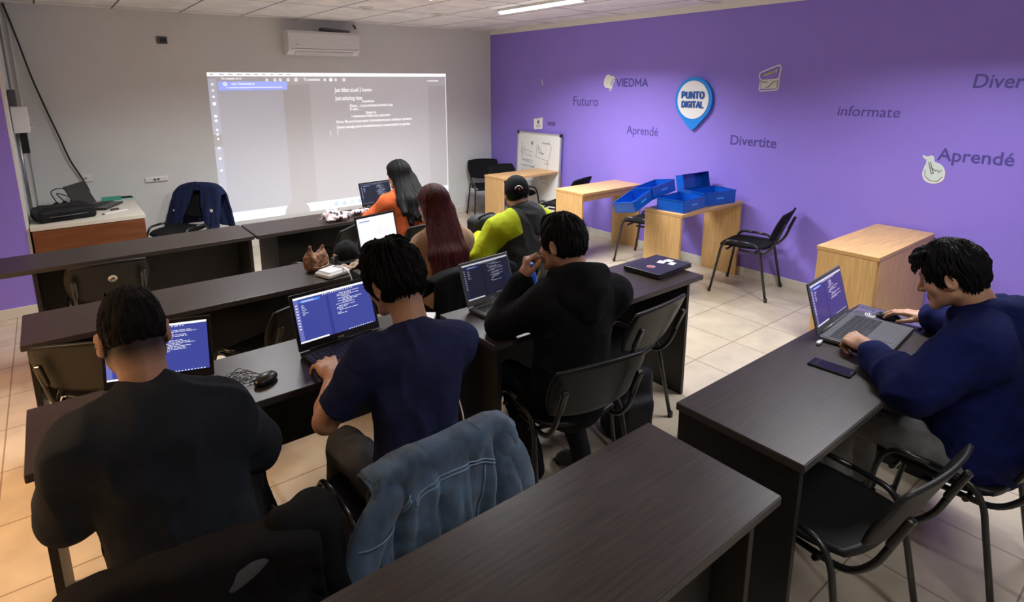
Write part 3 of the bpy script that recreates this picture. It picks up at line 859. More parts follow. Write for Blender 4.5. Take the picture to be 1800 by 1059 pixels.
# scarf on the front row
t = thing('scarf', 'crumpled white, pink and black patterned scarf on the front row desk', 'scarf', (1.92, 4.84, DH), rad(8))
S = SDF(); S.ell((-.06, .0, .045), (.085, .075, .060)); S.ell((-.02, -.05, .03), (.07, .05, .04), k=.03); S.cap((.02, 0, .02), (.32, .05, .02), .035, .025, k=.04); S.ell((-.10, -.05, .02), (.05, .04, .025), k=.03); S.cap((-.1, .02, .02), (-.16, .04, .012), .02, .010, k=.03)
S.box((0, 0, -.1), (1, 1, .1), rad=.001, k=.01, op=-1)
v, F = S.mesh(.006); v = relax(v, F, 1); n = vnormals(v, F)
v = v + n * (.016 * (.5 - np.abs(vnoise(v * np.array((16, 9, 14))) * 3)) + .006 * vnoise(v * 40))[:, None]; v[:, 2] = np.maximum(v[:, 2], .001)
m_sc = cloth('patterned_scarf', (.62, .50, .50))
nt = m_sc.node_tree
wv = nt.nodes.new('ShaderNodeTexNoise'); wv.inputs['Scale'].default_value = 34; wv.inputs['Detail'].default_value = 3
tcn = nt.nodes.new('ShaderNodeTexCoord'); nt.links.new(tcn.outputs['Object'], wv.inputs['Vector'])
cr = nt.nodes.new('ShaderNodeValToRGB'); cr.color_ramp.elements[0].position = .40; cr.color_ramp.elements[0].color = (.06, .05, .06, 1); cr.color_ramp.elements[1].position = .47; cr.color_ramp.elements[1].color = (.66, .58, .57, 1)
e = cr.color_ramp.elements.new(.60); e.color = (.62, .52, .52, 1); e = cr.color_ramp.elements.new(.64); e.color = (.50, .20, .21, 1)
nt.links.new(wv.outputs['Fac'], cr.inputs[0]); nt.links.new(cr.outputs[0], nt.nodes['Principled BSDF'].inputs['Base Color'])
arr_obj('cloth', v, F, m_sc, t)

# notebook beside the navy t-shirt
t = thing('notebook', 'white notebook on the desk to the right of the navy t-shirt person', 'notebook', (1.335, 2.45, DH), rad(-38))
obj('pages', B((0, 0, .009), (.19, .135, .012), bev=.002), M_PAPER, t)
obj('cover', B((0, 0, .0015), (.195, .14, .003)), M_GREYPL, t)
cable('charging_cable', [(1.30, 2.31, DH + .006), (1.30, 2.16, DH + .006), (1.295, 2.118, DH - .005), (1.29, 2.07, .66), (1.275, 1.98, .58), (1.25, 1.90, .52), (1.20, 1.82, .47)], .0035, M_WHITEPL, 'white cable hanging from the desk beside the navy t-shirt person')

# dark shoulder bag beside the person with the cap, blue pouch beside the hoodie
t = thing('shoulder_bag', 'dark grey soft bag on the second row desk left of the lime jacket', 'bag', (2.60, 3.60, DH), rad(10))
S = SDF(); S.box((0, 0, .075), (.15, .075, .075), rad=.05); S.ell((-.05, 0, .13), (.10, .06, .04), k=.04)
v, F = S.mesh(.008); v = relax(v, F, 2); n = vnormals(v, F); v = v + n * (.012 * vnoise(v * 12) * 2 + .004 * vnoise(v * 30))[:, None]; v[:, 2] = np.maximum(v[:, 2], .001)
arr_obj('body', v, F, cloth('dark_grey_nylon', (.028, .030, .032), rough=.6), t)
bm = bmesh.new(); tube(bm, smooth_path([(-.12, -.03, .13), (-.10, -.06, .17), (0, -.07, .185), (.08, -.04, .16)]), .008, 8, flat=.4); obj('strap', bm, M_FABRIC, t)
t = thing('blue_bottle', 'blue plastic item half hidden between the hoodie person\'s hand and hood', 'bottle', (1.99, 2.33, DH))
bm = bmesh.new(); lathe(bm, [(.034, 0), (.036, .01), (.036, .12), (.030, .145), (.016, .16), (.016, .175)], seg=24); obj('body', bm, M_BLUEPL, t)
bm = bmesh.new(); lathe(bm, [(.019, .172), (.019, .198), (.016, .201)], seg=20); obj('lid', bm, M_BLUEPL, t)
t = thing('backpack', 'black backpack on the floor behind the hoodie person\'s chair', 'backpack', (2.36, 1.93, 0), rad(-15))
S = SDF(); S.box((0, 0, .20), (.14, .09, .20), rad=.06); S.box((0, -.09, .14), (.10, .04, .11), rad=.03, k=.03)
v, F = S.mesh(.01); v = relax(v, F, 2); n = vnormals(v, F); v = v + n * (.010 * vnoise(v * 10) * 2)[:, None]; v[:, 2] = np.maximum(v[:, 2], .001)
arr_obj('body', v, F, cloth('black_nylon', (.012, .012, .014), rough=.55), t)
for s in (-1, 1):
    bm = bmesh.new(); tube(bm, smooth_path([(s * .06, .09, .36), (s * .07, .125, .28), (s * .08, .12, .14), (s * .09, .09, .05)]), .016, 8, flat=.35); obj('strap', bm, M_FABRIC, t)
bm = bmesh.new(); tube(bm, smooth_path([(-.03, .05, .39), (-.02, .055, .42), (.02, .055, .42), (.03, .05, .39)]), .006, 8); obj('top_handle', bm, M_FABRIC, t)

# ------------------------------------------------------------------ teacher desk things
t = thing('laptop_bag', 'black padded bag lying flat on the front of the cream teacher desk', 'bag', (.01, 6.44, .765), rad(12))
S = SDF(); S.box((0, 0, .055), (.215, .16, .055), rad=.035); S.box((0, 0, .10), (.16, .11, .02), rad=.018, k=.03)
v, F = S.mesh(.008); v = relax(v, F, 1); n = vnormals(v, F); v = v + n * (.006 * vnoise(v * 14) * 2)[:, None]; v[:, 2] = np.maximum(v[:, 2], .001)
arr_obj('body', v, F, cloth('black_nylon', (.012, .012, .014), rough=.55), t)
bm = bmesh.new(); tube(bm, smooth_path([(-.21, -.1, .05), (-.11, -.166, .05), (.11, -.166, .05), (.21, -.1, .05)]), .004, 6); obj('zip', bm, M_GREYPL, t)
t = thing('folder', 'green plastic folder at the back of the cream teacher desk', 'folder', (.42, 7.13, .765), rad(-6))
obj('cover', B((0, 0, .02), (.17, .12, .006), Matrix.Rotation(.18, 3, 'X')), mat('green_plastic', (.01, .30, .19), .35), t)
obj('papers', B((.12, -.03, .004), (.20, .10, .006)), mat('pale_green_paper', (.42, .62, .55), .6), t)
t = thing('pen_case', 'long dark tube along the back edge of the cream teacher desk', 'tube', (.56, 7.19, .765), 0)
bm = bmesh.new(); tube(bm, [(-.14, 0, .012), (.0, 0, .012), (.035, -.008, .012), (.04, -.05, .012)], .011, 10); obj('body', bm, M_PLASTIC2, t)
t = thing('ruler', 'white plastic stick lying on the cream teacher desk', 'stick', (.40, 6.43, .765), rad(28))
obj('body', B((0, 0, .006), (.22, .022, .012), bev=.003), M_WHITEPL, t); obj('end_cap', B((-.115, 0, .006), (.018, .02, .011), bev=.003), M_GREYPL, t)
t = thing('remote_control', 'small dark remote beside the white stick on the teacher desk', 'remote', (.40, 6.56, .765), rad(20))
obj('body', B((0, 0, .008), (.07, .03, .016), bev=.006), mat('dark_brown_plastic', (.05, .02, .012), .4), t)
obj('buttons', B((0, 0, .0165), (.045, .014, .002)), M_GREYPL, t)
t = thing('power_strip', 'pale power strip with plugs behind the laptop on the teacher desk', 'power strip', (.03, 6.98, .765), rad(20))
obj('case', B((0, 0, .018), (.24, .05, .036), bev=.006), mat('beige_plastic', (.42, .33, .22), .5), t)
for k in range(3): obj('plug', B((-.07 + .07 * k, 0, .05), (.036, .036, .03), bev=.006), M_PLASTIC2, t)
for i, p in enumerate(([(-.03, 6.95, .83), (-.06, 6.98, .93), (.02, 7.03, .95), (.10, 7.0, .90), (.13, 6.97, .85)], [(.03, 6.98, .83), (-.02, 7.05, .90), (.06, 7.1, .86), (.2, 7.05, .79), (.26, 6.98, .79)], [(.10, 7.0, .83), (.13, 7.06, .88), (.18, 7.08, .80), (.25, 7.1, .775)])):
    cable('power_cable', p, .005, M_PLASTIC2, ('dark cable looping highest above the teacher desk power strip', 'dark cable looping from the power strip behind the laptop lid', 'short dark cable right of the power strip on the teacher desk')[i], group='power cables on the teacher desk')

# ================================================================== blue boxes
def blue_box(loc, rot, label, s=(.40, .275, .115)):
    t = thing('plastic_box', label, 'box', loc, 0, 'open blue plastic boxes'); t.rotation_euler = rot
    a, b, h = s; w_ = .004
    bm = bmesh.new()
    box(bm, (0, 0, w_ / 2), (a, b, w_))
    for sx in (-1, 1): box(bm, (sx * (a - w_) / 2, 0, h / 2), (w_, b, h))
    for sy in (-1, 1): box(bm, (0, sy * (b - w_) / 2, h / 2), (a, w_, h))
    obj('shell', bm, M_BLUEPL, t)
    bm = bmesh.new()
    for sx in (-1, 1): box(bm, (sx * a / 2, 0, h - .004), (.008, b + .008, .008))
    for sy in (-1, 1): box(bm, (0, sy * b / 2, h - .004), (a + .008, .008, .008))
    obj('rim', bm, M_BLUEPL, t)
    bm = bmesh.new(); box(bm, (0, -b / 2 - .001, h * .5), (.10, .0012, .018)); obj('handle_mark', bm, mat('pale_blue_plastic', (.05, .30, .85), .3), t)
    return t
blue_box((4.62, 3.235, DH), (0, 0, rad(6)), 'open blue box nearest the camera on the oak desk')
blue_box((5.07, 3.235, DH), (0, 0, rad(-9)), 'open blue box on the right end of the oak desk', (.42, .275, .13))
blue_box((5.09, 3.475, DH + .128), (rad(78), 0, rad(-3)), 'blue box stood up on its side behind the right one', (.40, .25, .09))
blue_box((4.57, 3.50, DH + .095), (rad(-8), rad(-6), rad(5)), 'tilted blue box lying behind the nearest one', (.38, .22, .115))
blue_box((4.235, 3.47, DH + .035), (rad(-10), rad(-13), rad(10)), 'tilted blue box hanging over the left edge of the oak desk', (.33, .22, .10))

# ================================================================== whiteboard and wall things
t = thing('whiteboard', 'white drawing board with black corners leaning on the purple wall', 'whiteboard', (5.30, 6.10, 0.02), 0)
tilt = Matrix.Rotation(rad(2.6), 4, 'Y')
def wb(c, s, bev=0.): b_ = B(c, s, bev=bev); b_.transform(tilt); return b_
obj('panel', wb((0, 0, .62), (.012, .88, 1.20)), mat('whiteboard_white', (.78, .78, .76), .25), t)
bm = bmesh.new()
for c, s in (((0, 0, 1.225), (.022, .90, .02)), ((0, 0, .015), (.022, .90, .02)), ((0, .445, .62), (.022, .02, 1.22)), ((0, -.445, .62), (.022, .02, 1.22))): box(bm, c, s)
bm.transform(tilt); obj('frame', bm, mat('pale_aluminium', (.55, .55, .56), .35, metal=.7), t)
for sy in (-1, 1):
    obj('corner', wb((-.001, sy * .44, 1.22), (.028, .045, .045), bev=.008), M_PLASTIC2, t)
bm = bmesh.new(); r = random.Random(5)
def wl(pts, rr_=.0022): tube(bm, [(-.0075, y, z) for y, z in pts], rr_, 5)
def squig(y, z, w_, a, n): return [(y - w_ * k / n, z + a * math.sin(k * 2.1) * r.uniform(.3, 1)) for k in range(n + 1)]
wl([(.34, 1.08), (.36, .96), (.33, .84), (.12, .80)]); wl(squig(.31, .84, .2, .02, 14)); wl([(.33, .93 + .05), (.30, 1.02), (.28, .94), (.33, .92), (.33, .98)])
wl([(.27, .98), (.12, .96)]); wl([(.27, .92), (.12, .90)]); wl(squig(.16, 1.08, .05, .04, 8)); wl(squig(.36, .76, .30, .012, 16), .0028); wl([(.14, .75), (.08, .74), (.07, .77)])
wl([(.02, 1.08), (.04, .90), (-.22, .86), (-.27, 1.04), (-.24, 1.09), (-.1, 1.10)]); wl([(.0, 1.06), (-.02, .96), (-.10, .94), (-.02, 1.04)]); wl(squig(-.02, .96, .10, .03, 9)); wl(squig(-.08, 1.10, .16, .02, 10))
wl([(.33, .70), (.35, .58), (.31, .54), (.30, .62), (.33, .70)]); wl(squig(.26, .64, .26, .01, 10)); wl(squig(.22, .54, .16, .02, 10)); wl([(-.2, .86), (-.22, .50)]); wl([(-.06, .62), (-.18, .60), (-.12, .68), (-.06, .62)]); wl(squig(-.08, .56, .12, .025, 8)); wl(squig(-.14, .82, .10, .02, 6))
bm.transform(tilt); obj('marker_drawing', bm, mat('marker_grey', (.17, .17, .19), .6), t)

WM = Matrix(((0, 0, -1, XR), (-1, 0, 0, 0), (0, 1, 0, 0), (0, 0, 0, 1)))   # x right along the wall, y up, z out
def wallM(y, z, out=.0): return Matrix.Translation((XR - out, y, z)) @ Matrix(((0, 0, -1, 0), (-1, 0, 0, 0), (0, 1, 0, 0), (0, 0, 0, 1)))
def word(s, yl, yr, z, cap_h, label, m=None, shear=0., bold=.0):
    o = text_mesh('wall_lettering', s, cap_h / .70, m or M_DKPURPLE, wallM(yl, z, .0012), None, .001, bold, width=yl - yr, shear=shear)
    tag(o, label, 'wall lettering', 'dark purple words on the purple wall')
    return o
tag(stroke_text('wall_lettering', 'VIEDMA', .098, .47, .019, M_DKPURPLE, wallM(4.78, 1.875, .0002), None, .0012), 'dark purple word VIEDMA in capitals on the purple wall', 'wall lettering', 'dark purple words on the purple wall')
word('Futuro', 5.49, 5.06, 1.64, .12, 'dark purple word Futuro on the purple wall')
word('Aprend\u00e9', 4.59, 4.14, 1.335, .10, 'smaller dark purple word Aprend\u00e9 left of and below the round sign')
word('Divertite', 3.25, 2.78, 1.315, .095, 'complete dark purple word Divertite on the purple wall', bold=.001)
word('informate', 2.27, 1.80, 1.64, .085, 'dark purple word informate on the purple wall', shear=.1)
word('Divertite', 1.36, .90, 1.875, .10, 'dark purple word cut off by the right edge of the photo, reading Diver', shear=.1, bold=.0015)
word('Aprend\u00e9', 1.51, 1.05, 1.33, .095, 'larger dark purple word Aprend\u00e9 beside the light bulb sticker', bold=.0015)

# round pin sign
t = thing('pin_sign', 'blue map pin shaped sign with a white disc reading PUNTO DIGITAL', 'sign', (XR, 3.69, 1.745))
MS = Matrix(((0, 0, -1, 0), (-1, 0, 0, 0), (0, 1, 0, 0), (0, 0, 0, 1)))
a0 = rad(-38)
outl = [(.222 * math.cos(a), .232 * math.sin(a)) for a in np.linspace(a0, PI - a0, 44)]
outl += [(-.06, -.27), (-.02, -.305), (.0, -.315), (.02, -.305), (.06, -.27)]
bm = bmesh.new(); prism(bm, outl, .035, MS); obj('pin_body', bm, mat('sign_blue', (.02, .24, .75), .3), t)
disc_ = [(.186 * math.cos(a), .196 * math.sin(a)) for a in np.linspace(0, 2 * PI, 49)[:-1]]
bm = bmesh.new(); prism(bm, disc_, .006, Matrix.Translation((-.035, 0, 0)) @ MS); d_ = obj('white_disc', bm, mat('sign_white', (.80, .80, .80), .35), t)
m_sl = mat('sign_navy', (.02, .09, .36), .4)
for s, z, wd, ch_ in (('PUNTO', .010, .275, .078), ('DIGITAL', -.082, .265, .070)):
    stroke_text('sign_letters', s, ch_, wd, .0165 if s == 'PUNTO' else .0145, m_sl, Matrix.Translation((-.0412, wd / 2, z)) @ MS, d_, .008)

# stickers
def sticker(name, y, z, outline, details, label, face=(.66, .68, .62)):
    t = thing(name, label, 'sticker', (XR, y, z), 0, 'white outlined stickers on the purple wall')
    bm = bmesh.new(); prism(bm, outline, .003, MS); obj('backing', bm, M_WHITEPL, t)
    cx = sum(p[0] for p in outline) / len(outline); cy = sum(p[1] for p in outline) / len(outline)
    bm = bmesh.new(); prism(bm, [(cx + (x - cx) * .86, cy + (y_ - cy) * .86) for x, y_ in outline], .001, Matrix.Translation((-.003, 0, 0)) @ MS); obj('face', bm, mat('sticker_face_' + name, face, .5), t)
    bm = bmesh.new()
    for pts, rr_ in details: tube(bm, [MS @ Vector((x, y_, .0045)) for x, y_ in pts], rr_, 6)
    obj('drawn_lines', bm, mat('sticker_line', (.10, .11, .12), .5), t)
    return t
cr_ = lambda pts: [(p.x, p.y) for p in smooth_path([(x, y, 0) for x, y in pts + [pts[0]]], 5)[:-1]]
sticker('hippo_sticker', 4.89, 1.925, cr_([(-.085, -.02), (-.07, .05), (-.02, .095), (.03, .075), (.075, .068), (.088, .03), (.06, -.02), (.045, -.075), (.015, -.10), (-.01, -.065), (-.055, -.06)]),
        [([(.06, .03), (.045, .01), (.05, -.02)], .004), ([(.0, -.07), (.015, -.085), (.03, -.07)], .004), ([(.07, .04), (.074, .034)], .006), ([(.03, .0), (.035, -.04)], .0025)], 'white sticker of a rounded lobed shape left of the word VIEDMA')
bulb = cr_([(-.075, .095), (-.045, .085), (-.02, .095), (.0, .085), (.01, .05), (.055, .03), (.085, -.02), (.08, -.085), (.03, -.12), (-.03, -.11), (-.06, -.06), (-.055, .0), (-.045, .035), (-.05, .065), (-.07, .075)])
sticker('bulb_sticker', 1.53, 1.265, bulb, [([(-.03, .045), (.0, -.045)], .0028), ([(-.018, .045), (.012, -.04)], .0028), ([(.0, -.045), (.012, -.04)], .0028), ([(-.005, .0), (.025, -.02), (.035, -.012), (.045, -.03), (.06, -.01)], .003),
        ([(-.045, -.02), (-.04, -.07), (.0, -.10), (.045, -.10), (.072, -.06)], .0022)], 'white light bulb shaped sticker left of the larger word Aprend\u00e9', (.62, .72, .68))
# box sticker: an open drawer drawn in thick white line
t = thing('box_sticker', 'white line sticker of an open box with a pencil on the purple wall', 'sticker', (XR, 2.90, 1.955), 0, 'white outlined stickers on the purple wall')
def wire(pts, rr_, m, name, z=.003):
    bm = bmesh.new(); tube(bm, [MS @ Vector((x, y, z)) for x, y in pts], rr_, 8); return obj(name, bm, m, t)
P2 = lambda pts: [(p.x, p.y) for p in round_path([(x, y, 0) for x, y in pts], .03)]
wire(P2([(-.07, -.015), (-.10, .0), (-.105, .045), (-.085, .06), (.06, .115), (.09, .12), (.10, .10), (.09, -.005), (-.07, -.015)]), .007, M_WHITEPL, 'lid_outline')
wire(P2([(-.09, -.02), (-.095, -.105), (-.08, -.115), (.07, -.105), (.09, -.09), (.092, .0)]), .007, M_WHITEPL, 'box_outline')
bm = bmesh.new(); prism(bm, [(-.085, -.02), (-.085, -.095), (.07, -.09), (.075, -.01), (.02, -.012)], .002, MS); obj('box_face', bm, mat('sticker_face_hippo_sticker', (.66, .68, .62), .5), t)
wire([(-.055, .028), (.05, .068)], .010, mat('pencil_yellow', (.50, .47, .16), .5), 'pencil', .003)
wire([(.055, .055), (.055, .085)], .006, M_WHITEPL, 'pencil_end')
wire([(-.075, -.035), (-.02, -.032)], .003, mat('sticker_line', (.10, .11, .12), .5), 'drawn_line', .0045)
wire([(-.03, -.085), (.0, -.07), (.02, -.045), (.04, -.03), (.07, -.025)], .003, mat('sticker_line', (.10, .11, .12), .5), 'drawn_line', .0045)

t = thing('flyer', 'white paper flyer with a small dark picture above the whiteboard', 'flyer', (XR, 6.17, 1.375))
bm = bmesh.new(); prism(bm, [(-.09, -.085), (.085, -.07), (.09, .085), (-.095, .06)], .001, MS); obj('sheet', bm, M_PAPER, t)
bm = bmesh.new(); prism(bm, [(-.02, -.005), (.02, -.003), (.02, .045), (-.02, .042)], .0006, Matrix.Translation((-.001, 0, 0)) @ MS); obj('picture', bm, mat('flyer_print', (.12, .12, .2), .6), t)
bm = bmesh.new()
for k, (z, a) in enumerate(((-.028, .055), (-.042, .05), (-.056, .045), (.058, .05))): prism(bm, [(-a, z), (a, z + .004), (a, z + .010), (-a, z + .006)], .0006, Matrix.Translation((-.001, 0, 0)) @ MS)
obj('print_lines', bm, mat('flyer_print2', (.3, .3, .36), .6), t)
o = tag(obj('wall_patch', B((XR - .001, 5.90, 1.385), (.002, .155, .05)), mat('dull_purple', (.13, .085, .33), .5)), 'dull purple rectangle on the wall right of the flyer', 'patch')
t = thing('scuff_mark', 'small pale mark on the purple wall left of the word Futuro', 'mark', (XR, 6.10, 1.93))
bm = bmesh.new(); prism(bm, [(-.02, .04), (-.005, .045), (.02, -.035), (.008, -.04)], .002, MS); obj('paper_scrap', bm, M_WHITEPL, t)
bm = bmesh.new(); prism(bm, [(-.025, .03), (-.018, .04), (.006, -.04), (-.002, -.045)], .001, MS); obj('dark_edge', bm, M_DKPURPLE, t)

# air conditioner
t = thing('air_conditioner', 'white split air conditioner high on the back wall', 'air conditioner', (2.78, YB, 2.41))
prof_ = [(0, -.14), (-.12, -.14), (-.185, -.10), (-.205, -.06), (-.205, .10), (-.185, .13), (0, .14)]
bm = bmesh.new(); prism(bm, prof_, .86, Matrix(((0, 0, 1, -.43), (1, 0, 0, 0), (0, 1, 0, 0), (0, 0, 0, 1)))); obj('case', bm, M_WHITEPL, t)
for s in (-1, 1):
    bm = bmesh.new(); prism(bm, [(x * 1.01, z * 1.01) for x, z in prof_], .012, Matrix(((0, 0, 1, s * .436 - .006), (1, 0, 0, 0), (0, 1, 0, 0), (0, 0, 0, 1)))); obj('end_cap', bm, M_WHITEPL, t)
bm = B((0, -.152, -.127), (.72, .075, .006), Matrix.Rotation(rad(-33), 3, 'X'), bev=.002); obj('louvre', bm, mat('louvre_grey', (.60, .60, .60), .4), t)
bm = bmesh.new(); box(bm, (0, -.2055, -.075), (.84, .002, .004)); obj('front_seam', bm, M_GREYPL, t)
bm = bmesh.new(); box(bm, (.30, -.206, .012), (.05, .002, .006)); obj('display', bm, M_LEDWHITE if False else mat('pale_display', (.9, .9, .9), .3), t)
bm = bmesh.new(); box(bm, (-.34, -.206, -.03), (.03, .002, .008)); obj('badge', bm, M_GREYMETAL, t)
bm = bmesh.new(); box(bm, (.17, -.09, .155), (.36, .10, .035), Matrix.Rotation(rad(4), 3, 'Y'), bev=.01); obj('top_filter', bm, M_GREYPL, t)
t = thing('pipe_stub', 'small grey pipe and cord above the right end of the air conditioner', 'pipe', (3.24, YB, 2.62))
bm = bmesh.new(); tube(bm, smooth_path([(0, -.002, .03), (.0, -.03, .015), (.01, -.03, -.015)]), .014, 10); obj('pipe', bm, M_GREYPL, t)
bm = bmesh.new(); tube(bm, smooth_path([(.012, -.03, -.01), (.05, -.03, -.05), (.06, -.02, -.09), (.03, -.02, -.12)]), .005, 8); obj('cord', bm, M_WHITEPL, t)

t = thing('junction_box', 'small black open socket box high on the back wall', 'socket', (1.075, YB, 2.39))
obj('frame', B((0, -.006, 0), (.10, .012, .075), bev=.003), M_GREYPL, t); obj('insert', B((0.01, -.014, 0), (.06, .012, .045), bev=.006), M_INK, t)
t = thing('wall_socket', 'square white socket plate on the back wall above the teacher desk', 'socket', (.235, YB, 1.00))
obj('plate', B((0, -.005, 0), (.12, .010, .08), bev=.003), M_TRIMWHITE, t); obj('hole', B((0, -.011, .0), (.02, .004, .012)), M_GREYPL, t)
t = thing('cover_plate', 'long rounded white plate with dark switches on the back wall', 'switch plate', (.86, YB, .925))
bm = B((0, -.010, 0), (.22, .020, .055), bev=.009); obj('plate', bm, M_TRIMWHITE, t)
for x in (-.018, .016): obj('switch', B((x, -.021, 0), (.024, .006, .020), bev=.002), M_GREYPL, t)
t = thing('round_outlet', 'small round metal outlet on the back wall left of the projection', 'outlet', (1.42, YB, .615))
bm = bmesh.new(); lathe(bm, [(.032, 0), (.032, .008), (.026, .012)], seg=24, R=Matrix.Rotation(rad(90), 3, 'X')); obj('ring', bm, M_GREYMETAL, t)
bm = bmesh.new(); lathe(bm, [(.020, .011), (.020, .014)], seg=20, R=Matrix.Rotation(rad(90), 3, 'X')); obj('centre', bm, M_TRIMWHITE, t)

t = thing('electric_box', 'white electrical box on the narrow left wall with dark conduits', 'electrical box', (-.24, 6.62, 1.64))
obj('case', B((.06, 0, 0), (.11, .26, .22), bev=.006), M_WHITEPL, t)
obj('door_seam', B((.1155, 0, 0), (.001, .22, .18)), M_TRIMWHITE, t)
obj('conduit', B((.03, -.05, .185), (.055, .07, .14), bev=.006), M_GREYPL, t)
obj('conduit', B((.05, .12, -.21), (.07, .06, .19), bev=.006), M_PLASTIC2, t)
bm = bmesh.new(); tube(bm, smooth_path([(.09, .16, .05), (.12, .2, -.02), (.10, .24, -.08), (.14, .3, -.1), (.2, .4, -.2)]), .005, 8); obj('wire', bm, M_WHITEPL, t)
bm = bmesh.new(); tube(bm, [(.02, .08, -.10), (.02, .08, -.86)], .014, 8); obj('pipe', bm, M_GREYMETAL, t)
cable('hanging_cable', [(-.18, 7.24, 2.67), (-.12, 7.235, 2.35), (-.06, 7.235, 2.0), (.02, 7.24, 1.65), (.07, 7.235, 1.45), (.13, 7.235, 1.2), (.20, 7.235, 1.02), (.24, 7.20, .90), (.25, 7.12, .79)], .008, M_PLASTIC2, 'long black cable hanging down the back wall to the teacher desk')

# projected image
t = thing('projected_image', 'projected code editor window glowing on the white back wall', 'projection', (1.475, YB - .0005, .335))
PW, PH = 3.125, 1.725
MP = Matrix(((1, 0, 0, 0), (0, 0, -1, 0), (0, 1, 0, 0), (0, 0, 0, 1)))
def pr(rects, z, name, col, s, parent):
    bm = bmesh.new()
    for a, b, c, d in rects: bm.faces.new([bm.verts.new(MP @ Vector((x * PW, y * PH, z))) for x, y in ((a, b), (c, b), (c, d), (a, d))])
    m = MATS.get('projected_' + name)
    if not m:
        m = mat('projected_' + name, (.66, .65, .66), .75)
        m.node_tree.nodes['Principled BSDF'].inputs['Emission Color'].default_value = (*col, 1); m.node_tree.nodes['Principled BSDF'].inputs['Emission Strength'].default_value = s
    return obj(name, bm, m, parent)
bg = pr([(0, 0, 1, 1)], 0, 'background', (.17, .17, .185), 1., t)
pr([(.262, .06, .365, .92)], .0004, 'dim_pane', (.12, .12, .125), 1., bg)
pr([(.904, .06, 1, .90)], .0004, 'dim_pane', (.12, .12, .125), 1., bg)
pr([(.0, .06, .028, .96)], .0004, 'icon_column', (.22, .24, .33), 1., bg)
pr([(.0, .52, .028, .60)], .0007, 'icon_column_gap', (.13, .13, .14), 1., bg)
pr([(.030, .06, .262, .885)], .0004, 'tree_pane', (.16, .175, .22), 1., bg)
pr([(.034, .885, .279, .942)], .0008, 'highlight', (.16, .26, .80), 1., bg)
pr([(0, .976, 1, 1)], .0008, 'title_bar', (.9, .9, .9), 1., bg)
pr([(.996, .06, 1, .972)], .0008, 'right_edge', (.6, .6, .65), 1., bg)
# taskbar cut by a round shadow in the beam, painted as a half disc
bm = bmesh.new()
up = [(x, .065 * PH) for x in (0.,)]
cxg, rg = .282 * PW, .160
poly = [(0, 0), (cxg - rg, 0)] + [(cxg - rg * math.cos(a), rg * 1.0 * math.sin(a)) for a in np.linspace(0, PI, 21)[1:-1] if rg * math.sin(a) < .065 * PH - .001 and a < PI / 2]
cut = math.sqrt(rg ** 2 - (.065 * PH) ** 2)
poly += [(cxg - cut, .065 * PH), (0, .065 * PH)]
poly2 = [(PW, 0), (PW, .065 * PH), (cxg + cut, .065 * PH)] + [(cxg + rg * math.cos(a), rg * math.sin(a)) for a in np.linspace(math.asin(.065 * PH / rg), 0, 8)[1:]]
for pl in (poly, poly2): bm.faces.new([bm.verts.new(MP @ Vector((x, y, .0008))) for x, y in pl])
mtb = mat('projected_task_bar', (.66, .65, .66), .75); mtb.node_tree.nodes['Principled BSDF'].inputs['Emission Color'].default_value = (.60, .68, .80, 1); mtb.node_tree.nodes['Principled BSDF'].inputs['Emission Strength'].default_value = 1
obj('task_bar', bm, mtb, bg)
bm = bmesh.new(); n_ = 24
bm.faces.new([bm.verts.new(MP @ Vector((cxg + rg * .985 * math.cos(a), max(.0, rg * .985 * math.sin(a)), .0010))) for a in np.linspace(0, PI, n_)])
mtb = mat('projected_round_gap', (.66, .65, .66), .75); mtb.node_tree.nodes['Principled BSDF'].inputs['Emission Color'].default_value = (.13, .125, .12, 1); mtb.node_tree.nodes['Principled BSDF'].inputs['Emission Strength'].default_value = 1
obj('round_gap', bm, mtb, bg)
icons = []
r = random.Random(8)
mtx = mat('projected_text', (.66, .65, .66), .75); mtx.node_tree.nodes['Principled BSDF'].inputs['Emission Color'].default_value = (.8, .8, .8, 1); mtx.node_tree.nodes['Principled BSDF'].inputs['Emission Strength'].default_value = 1
mti = mat('projected_blue_icons', (.5, .55, .7), .75); mti.node_tree.nodes['Principled BSDF'].inputs['Emission Color'].default_value = (.28, .40, .62, 1); mti.node_tree.nodes['Principled BSDF'].inputs['Emission Strength'].default_value = 1
def pdisc(x, y, rr_, m, z=.0012):
    bm = bmesh.new()
    a = [bm.verts.new(MP @ Vector((x * PW + rr_ * math.cos(q), y * PH + rr_ * math.sin(q), z))) for q in np.linspace(0, 2 * PI, 15)[:-1]]
    c = [bm.verts.new(MP @ Vector((x * PW + rr_ * .45 * math.cos(q), y * PH + rr_ * .45 * math.sin(q), z))) for q in np.linspace(0, 2 * PI, 15)[:-1]]
    for q in range(14): bm.faces.new((a[q], a[(q + 1) % 14], c[(q + 1) % 14], c[q]))
    if r.random() < .5: bm.faces.new(c)
    obj('icon', bm, m, bg)
for y in (.925, .885, .845, .80, .72, .69, .63, .60, .57, .51, .44, .36): pdisc(.0145, y, r.uniform(.012, .020), mtx)
for x in (.205, .235, .255, .285, .315, .43, .455, .475, .51): pdisc(x, .952, r.uniform(.014, .022), mtx)
pdisc(.057, .925, .022, mtx)
for x in (.445, .48, .515, .55, .022): pdisc(x, .030, .030, mti)
